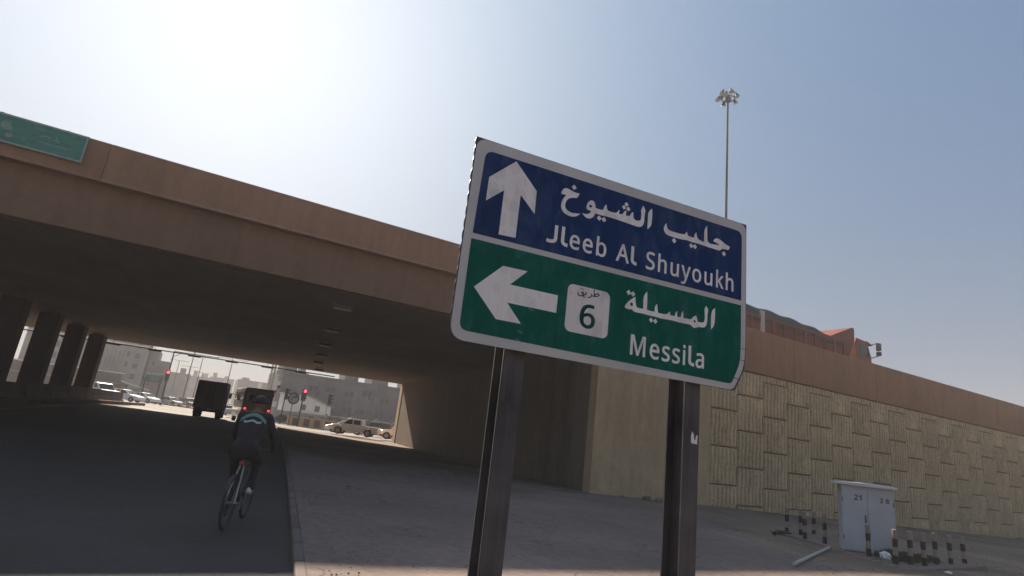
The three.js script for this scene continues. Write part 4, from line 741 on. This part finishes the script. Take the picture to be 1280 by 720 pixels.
  const headF = sdf([[.505, 1.665, 0, .525, 1.655, 0, .092, .09], [.56, 1.60, -.012, .56, 1.60, .012, .052, .052], [.49, 1.56, 0, .50, 1.62, 0, .055, .06], [.612, 1.655, 0, .632, 1.63, 0, .010, .016], [.598, 1.595, -.018, .598, 1.595, .018, .012, .012], [.52, 1.655, -.092, .51, 1.635, -.098, .014, .018], [.52, 1.655, .092, .51, 1.635, .098, .014, .018], [.595, 1.69, -.035, .6, 1.69, .035, .014, .014]], .018);
  const handF = (s) => { const z = s * .265, L = [[.845, 1.03, z, .875, 1.02, z, .030, .032], [.87, 1.02, z - .026, .87, 1.02, z + .026, .022, .022]];
    [[-.034, .9], [-.012, 1], [.011, 1.0], [.033, .88]].forEach(([o, l]) => { L.push([.885, 1.022, z + o, .885 + .032 * l, 1.018, z + o, .0098, .0095], [.885 + .032 * l, 1.018, z + o, .926, .992, z + o, .0092, .0088], [.926, .992, z + o, .912, .968, z + o, .0085, .0078]); });
    L.push([.865, 1.005, z - s * .035, .885, .985, z - s * .05, .0115, .0105], [.885, .985, z - s * .05, .905, .968, z - s * .045, .0098, .0088]); return sdf(L, .012); };
  const gs = [mesh(bodyF, [.46, .88, 0], .90, 150), mesh(headF, [.53, 1.645, 0], .165, 96), mesh(handF(1), [.885, 1.0, .265], .085, 60), mesh(handF(-1), [.885, 1.0, -.265], .085, 60)];
  gs.forEach((g, k) => { const p = g.attributes.position, c = new Float32Array(p.count * 3); for (let i = 0; i < p.count; i++) { const y = p.getY(i), x = p.getX(i); const col = k === 1 ? (y > 1.655 && x < .57 ? [.012, .01, .009] : [.20, .115, .075]) : k > 1 ? [.03, .03, .032] : y > 1.53 ? [.20, .115, .075] : y > 1.0 - (x - .2) * .3 && !(y < .95) ? [.012, .013, .018] : [.010, .010, .012]; c.set(col, 3 * i); } g.setAttribute('color', new THREE.BufferAttribute(c, 3)); });
  const person = thing('person', 'person in dark clothes and helmet riding the bicycle, green and white band across the back', 'person', POS, TURN); person.rotation.set(LEAN, TURN, 0, 'YXZ'); person.scale.setScalar(1.03);
  part(person, 'body', mergeGeometries(gs), M([1, 1, 1], { vertexColors: true, roughness: .85 }));
  // helmet: shell with ridges and openings
  const hg = new THREE.SphereGeometry(1, 28, 14, 0, Math.PI * 2, 0, Math.PI * .56); { const p = hg.attributes.position; for (let i = 0; i < p.count; i++) { const x = p.getX(i), y = p.getY(i), z = p.getZ(i), rdg = 1 + .045 * Math.cos(Math.atan2(z, y) * 9) * (y > -.1 ? 1 : 0); p.setXYZ(i, .515 + x * .135 * rdg, 1.672 + y * .105 * rdg, z * .112 * rdg); } hg.computeVertexNormals(); }
  part(person, 'helmet', hg, M([.010, .011, .012], { roughness: .8, side: THREE.DoubleSide }));
  for (const [x, y, z, a] of [[.42, .46, .125, -.2], [.34, .145, -.125, .1]]) { const g = new THREE.SphereGeometry(1, 14, 10); const p = g.attributes.position; for (let i = 0; i < p.count; i++) { const u = p.getX(i), v = p.getY(i); p.setXYZ(i, u * .135 + .06, Math.max(-.035, v * (.055 - .018 * u)), p.getZ(i) * (.045 - .006 * u)); } g.computeVertexNormals(); g.rotateZ(a); g.translate(x, y, z); part(person, 'shoe', g, z > 0 ? M([.6, .6, .58], { roughness: .6 }) : mat.dark, z > 0 ? 'white shoe' : 'dark shoe'); }
  // reflective bands lie on the back of the jacket
  const band = (yc, half, zm, wave) => { const p = [], idx = [], n = 36; for (let i = 0; i <= n; i++) { const z = -zm + 2 * zm * i / n; for (const e of [-1, 0, 1]) { const y = yc(z) + e * half + (wave ? wave * Math.cos(z * 38) : 0); let x = -.1; while (x < .6 && bodyF(x, y, z) > .004) x += .004; p.push(x - .003, y, z); } }
    for (let i = 0; i < n; i++) for (let j = 0; j < 2; j++) { const a = i * 3 + j, c = a + 3; idx.push(a, c, a + 1, a + 1, c, c + 1); } const g = new THREE.BufferGeometry(); g.setAttribute('position', new THREE.Float32BufferAttribute(p, 3)); g.setIndex(idx); g.computeVertexNormals(); return g; };
  part(person, 'reflective_band', band((z) => 1.495 - 3.2 * z * z, .024, .175), M([.12, .26, .20], { roughness: .5, side: THREE.DoubleSide }), 'pale green band arched over the shoulders');
  part(person, 'reflective_band', band((z) => 1.40, .014, .12, .012), M([.40, .42, .41], { roughness: .5, side: THREE.DoubleSide }), 'white wavy band across the upper back');
}

renderer.render(scene, camera);
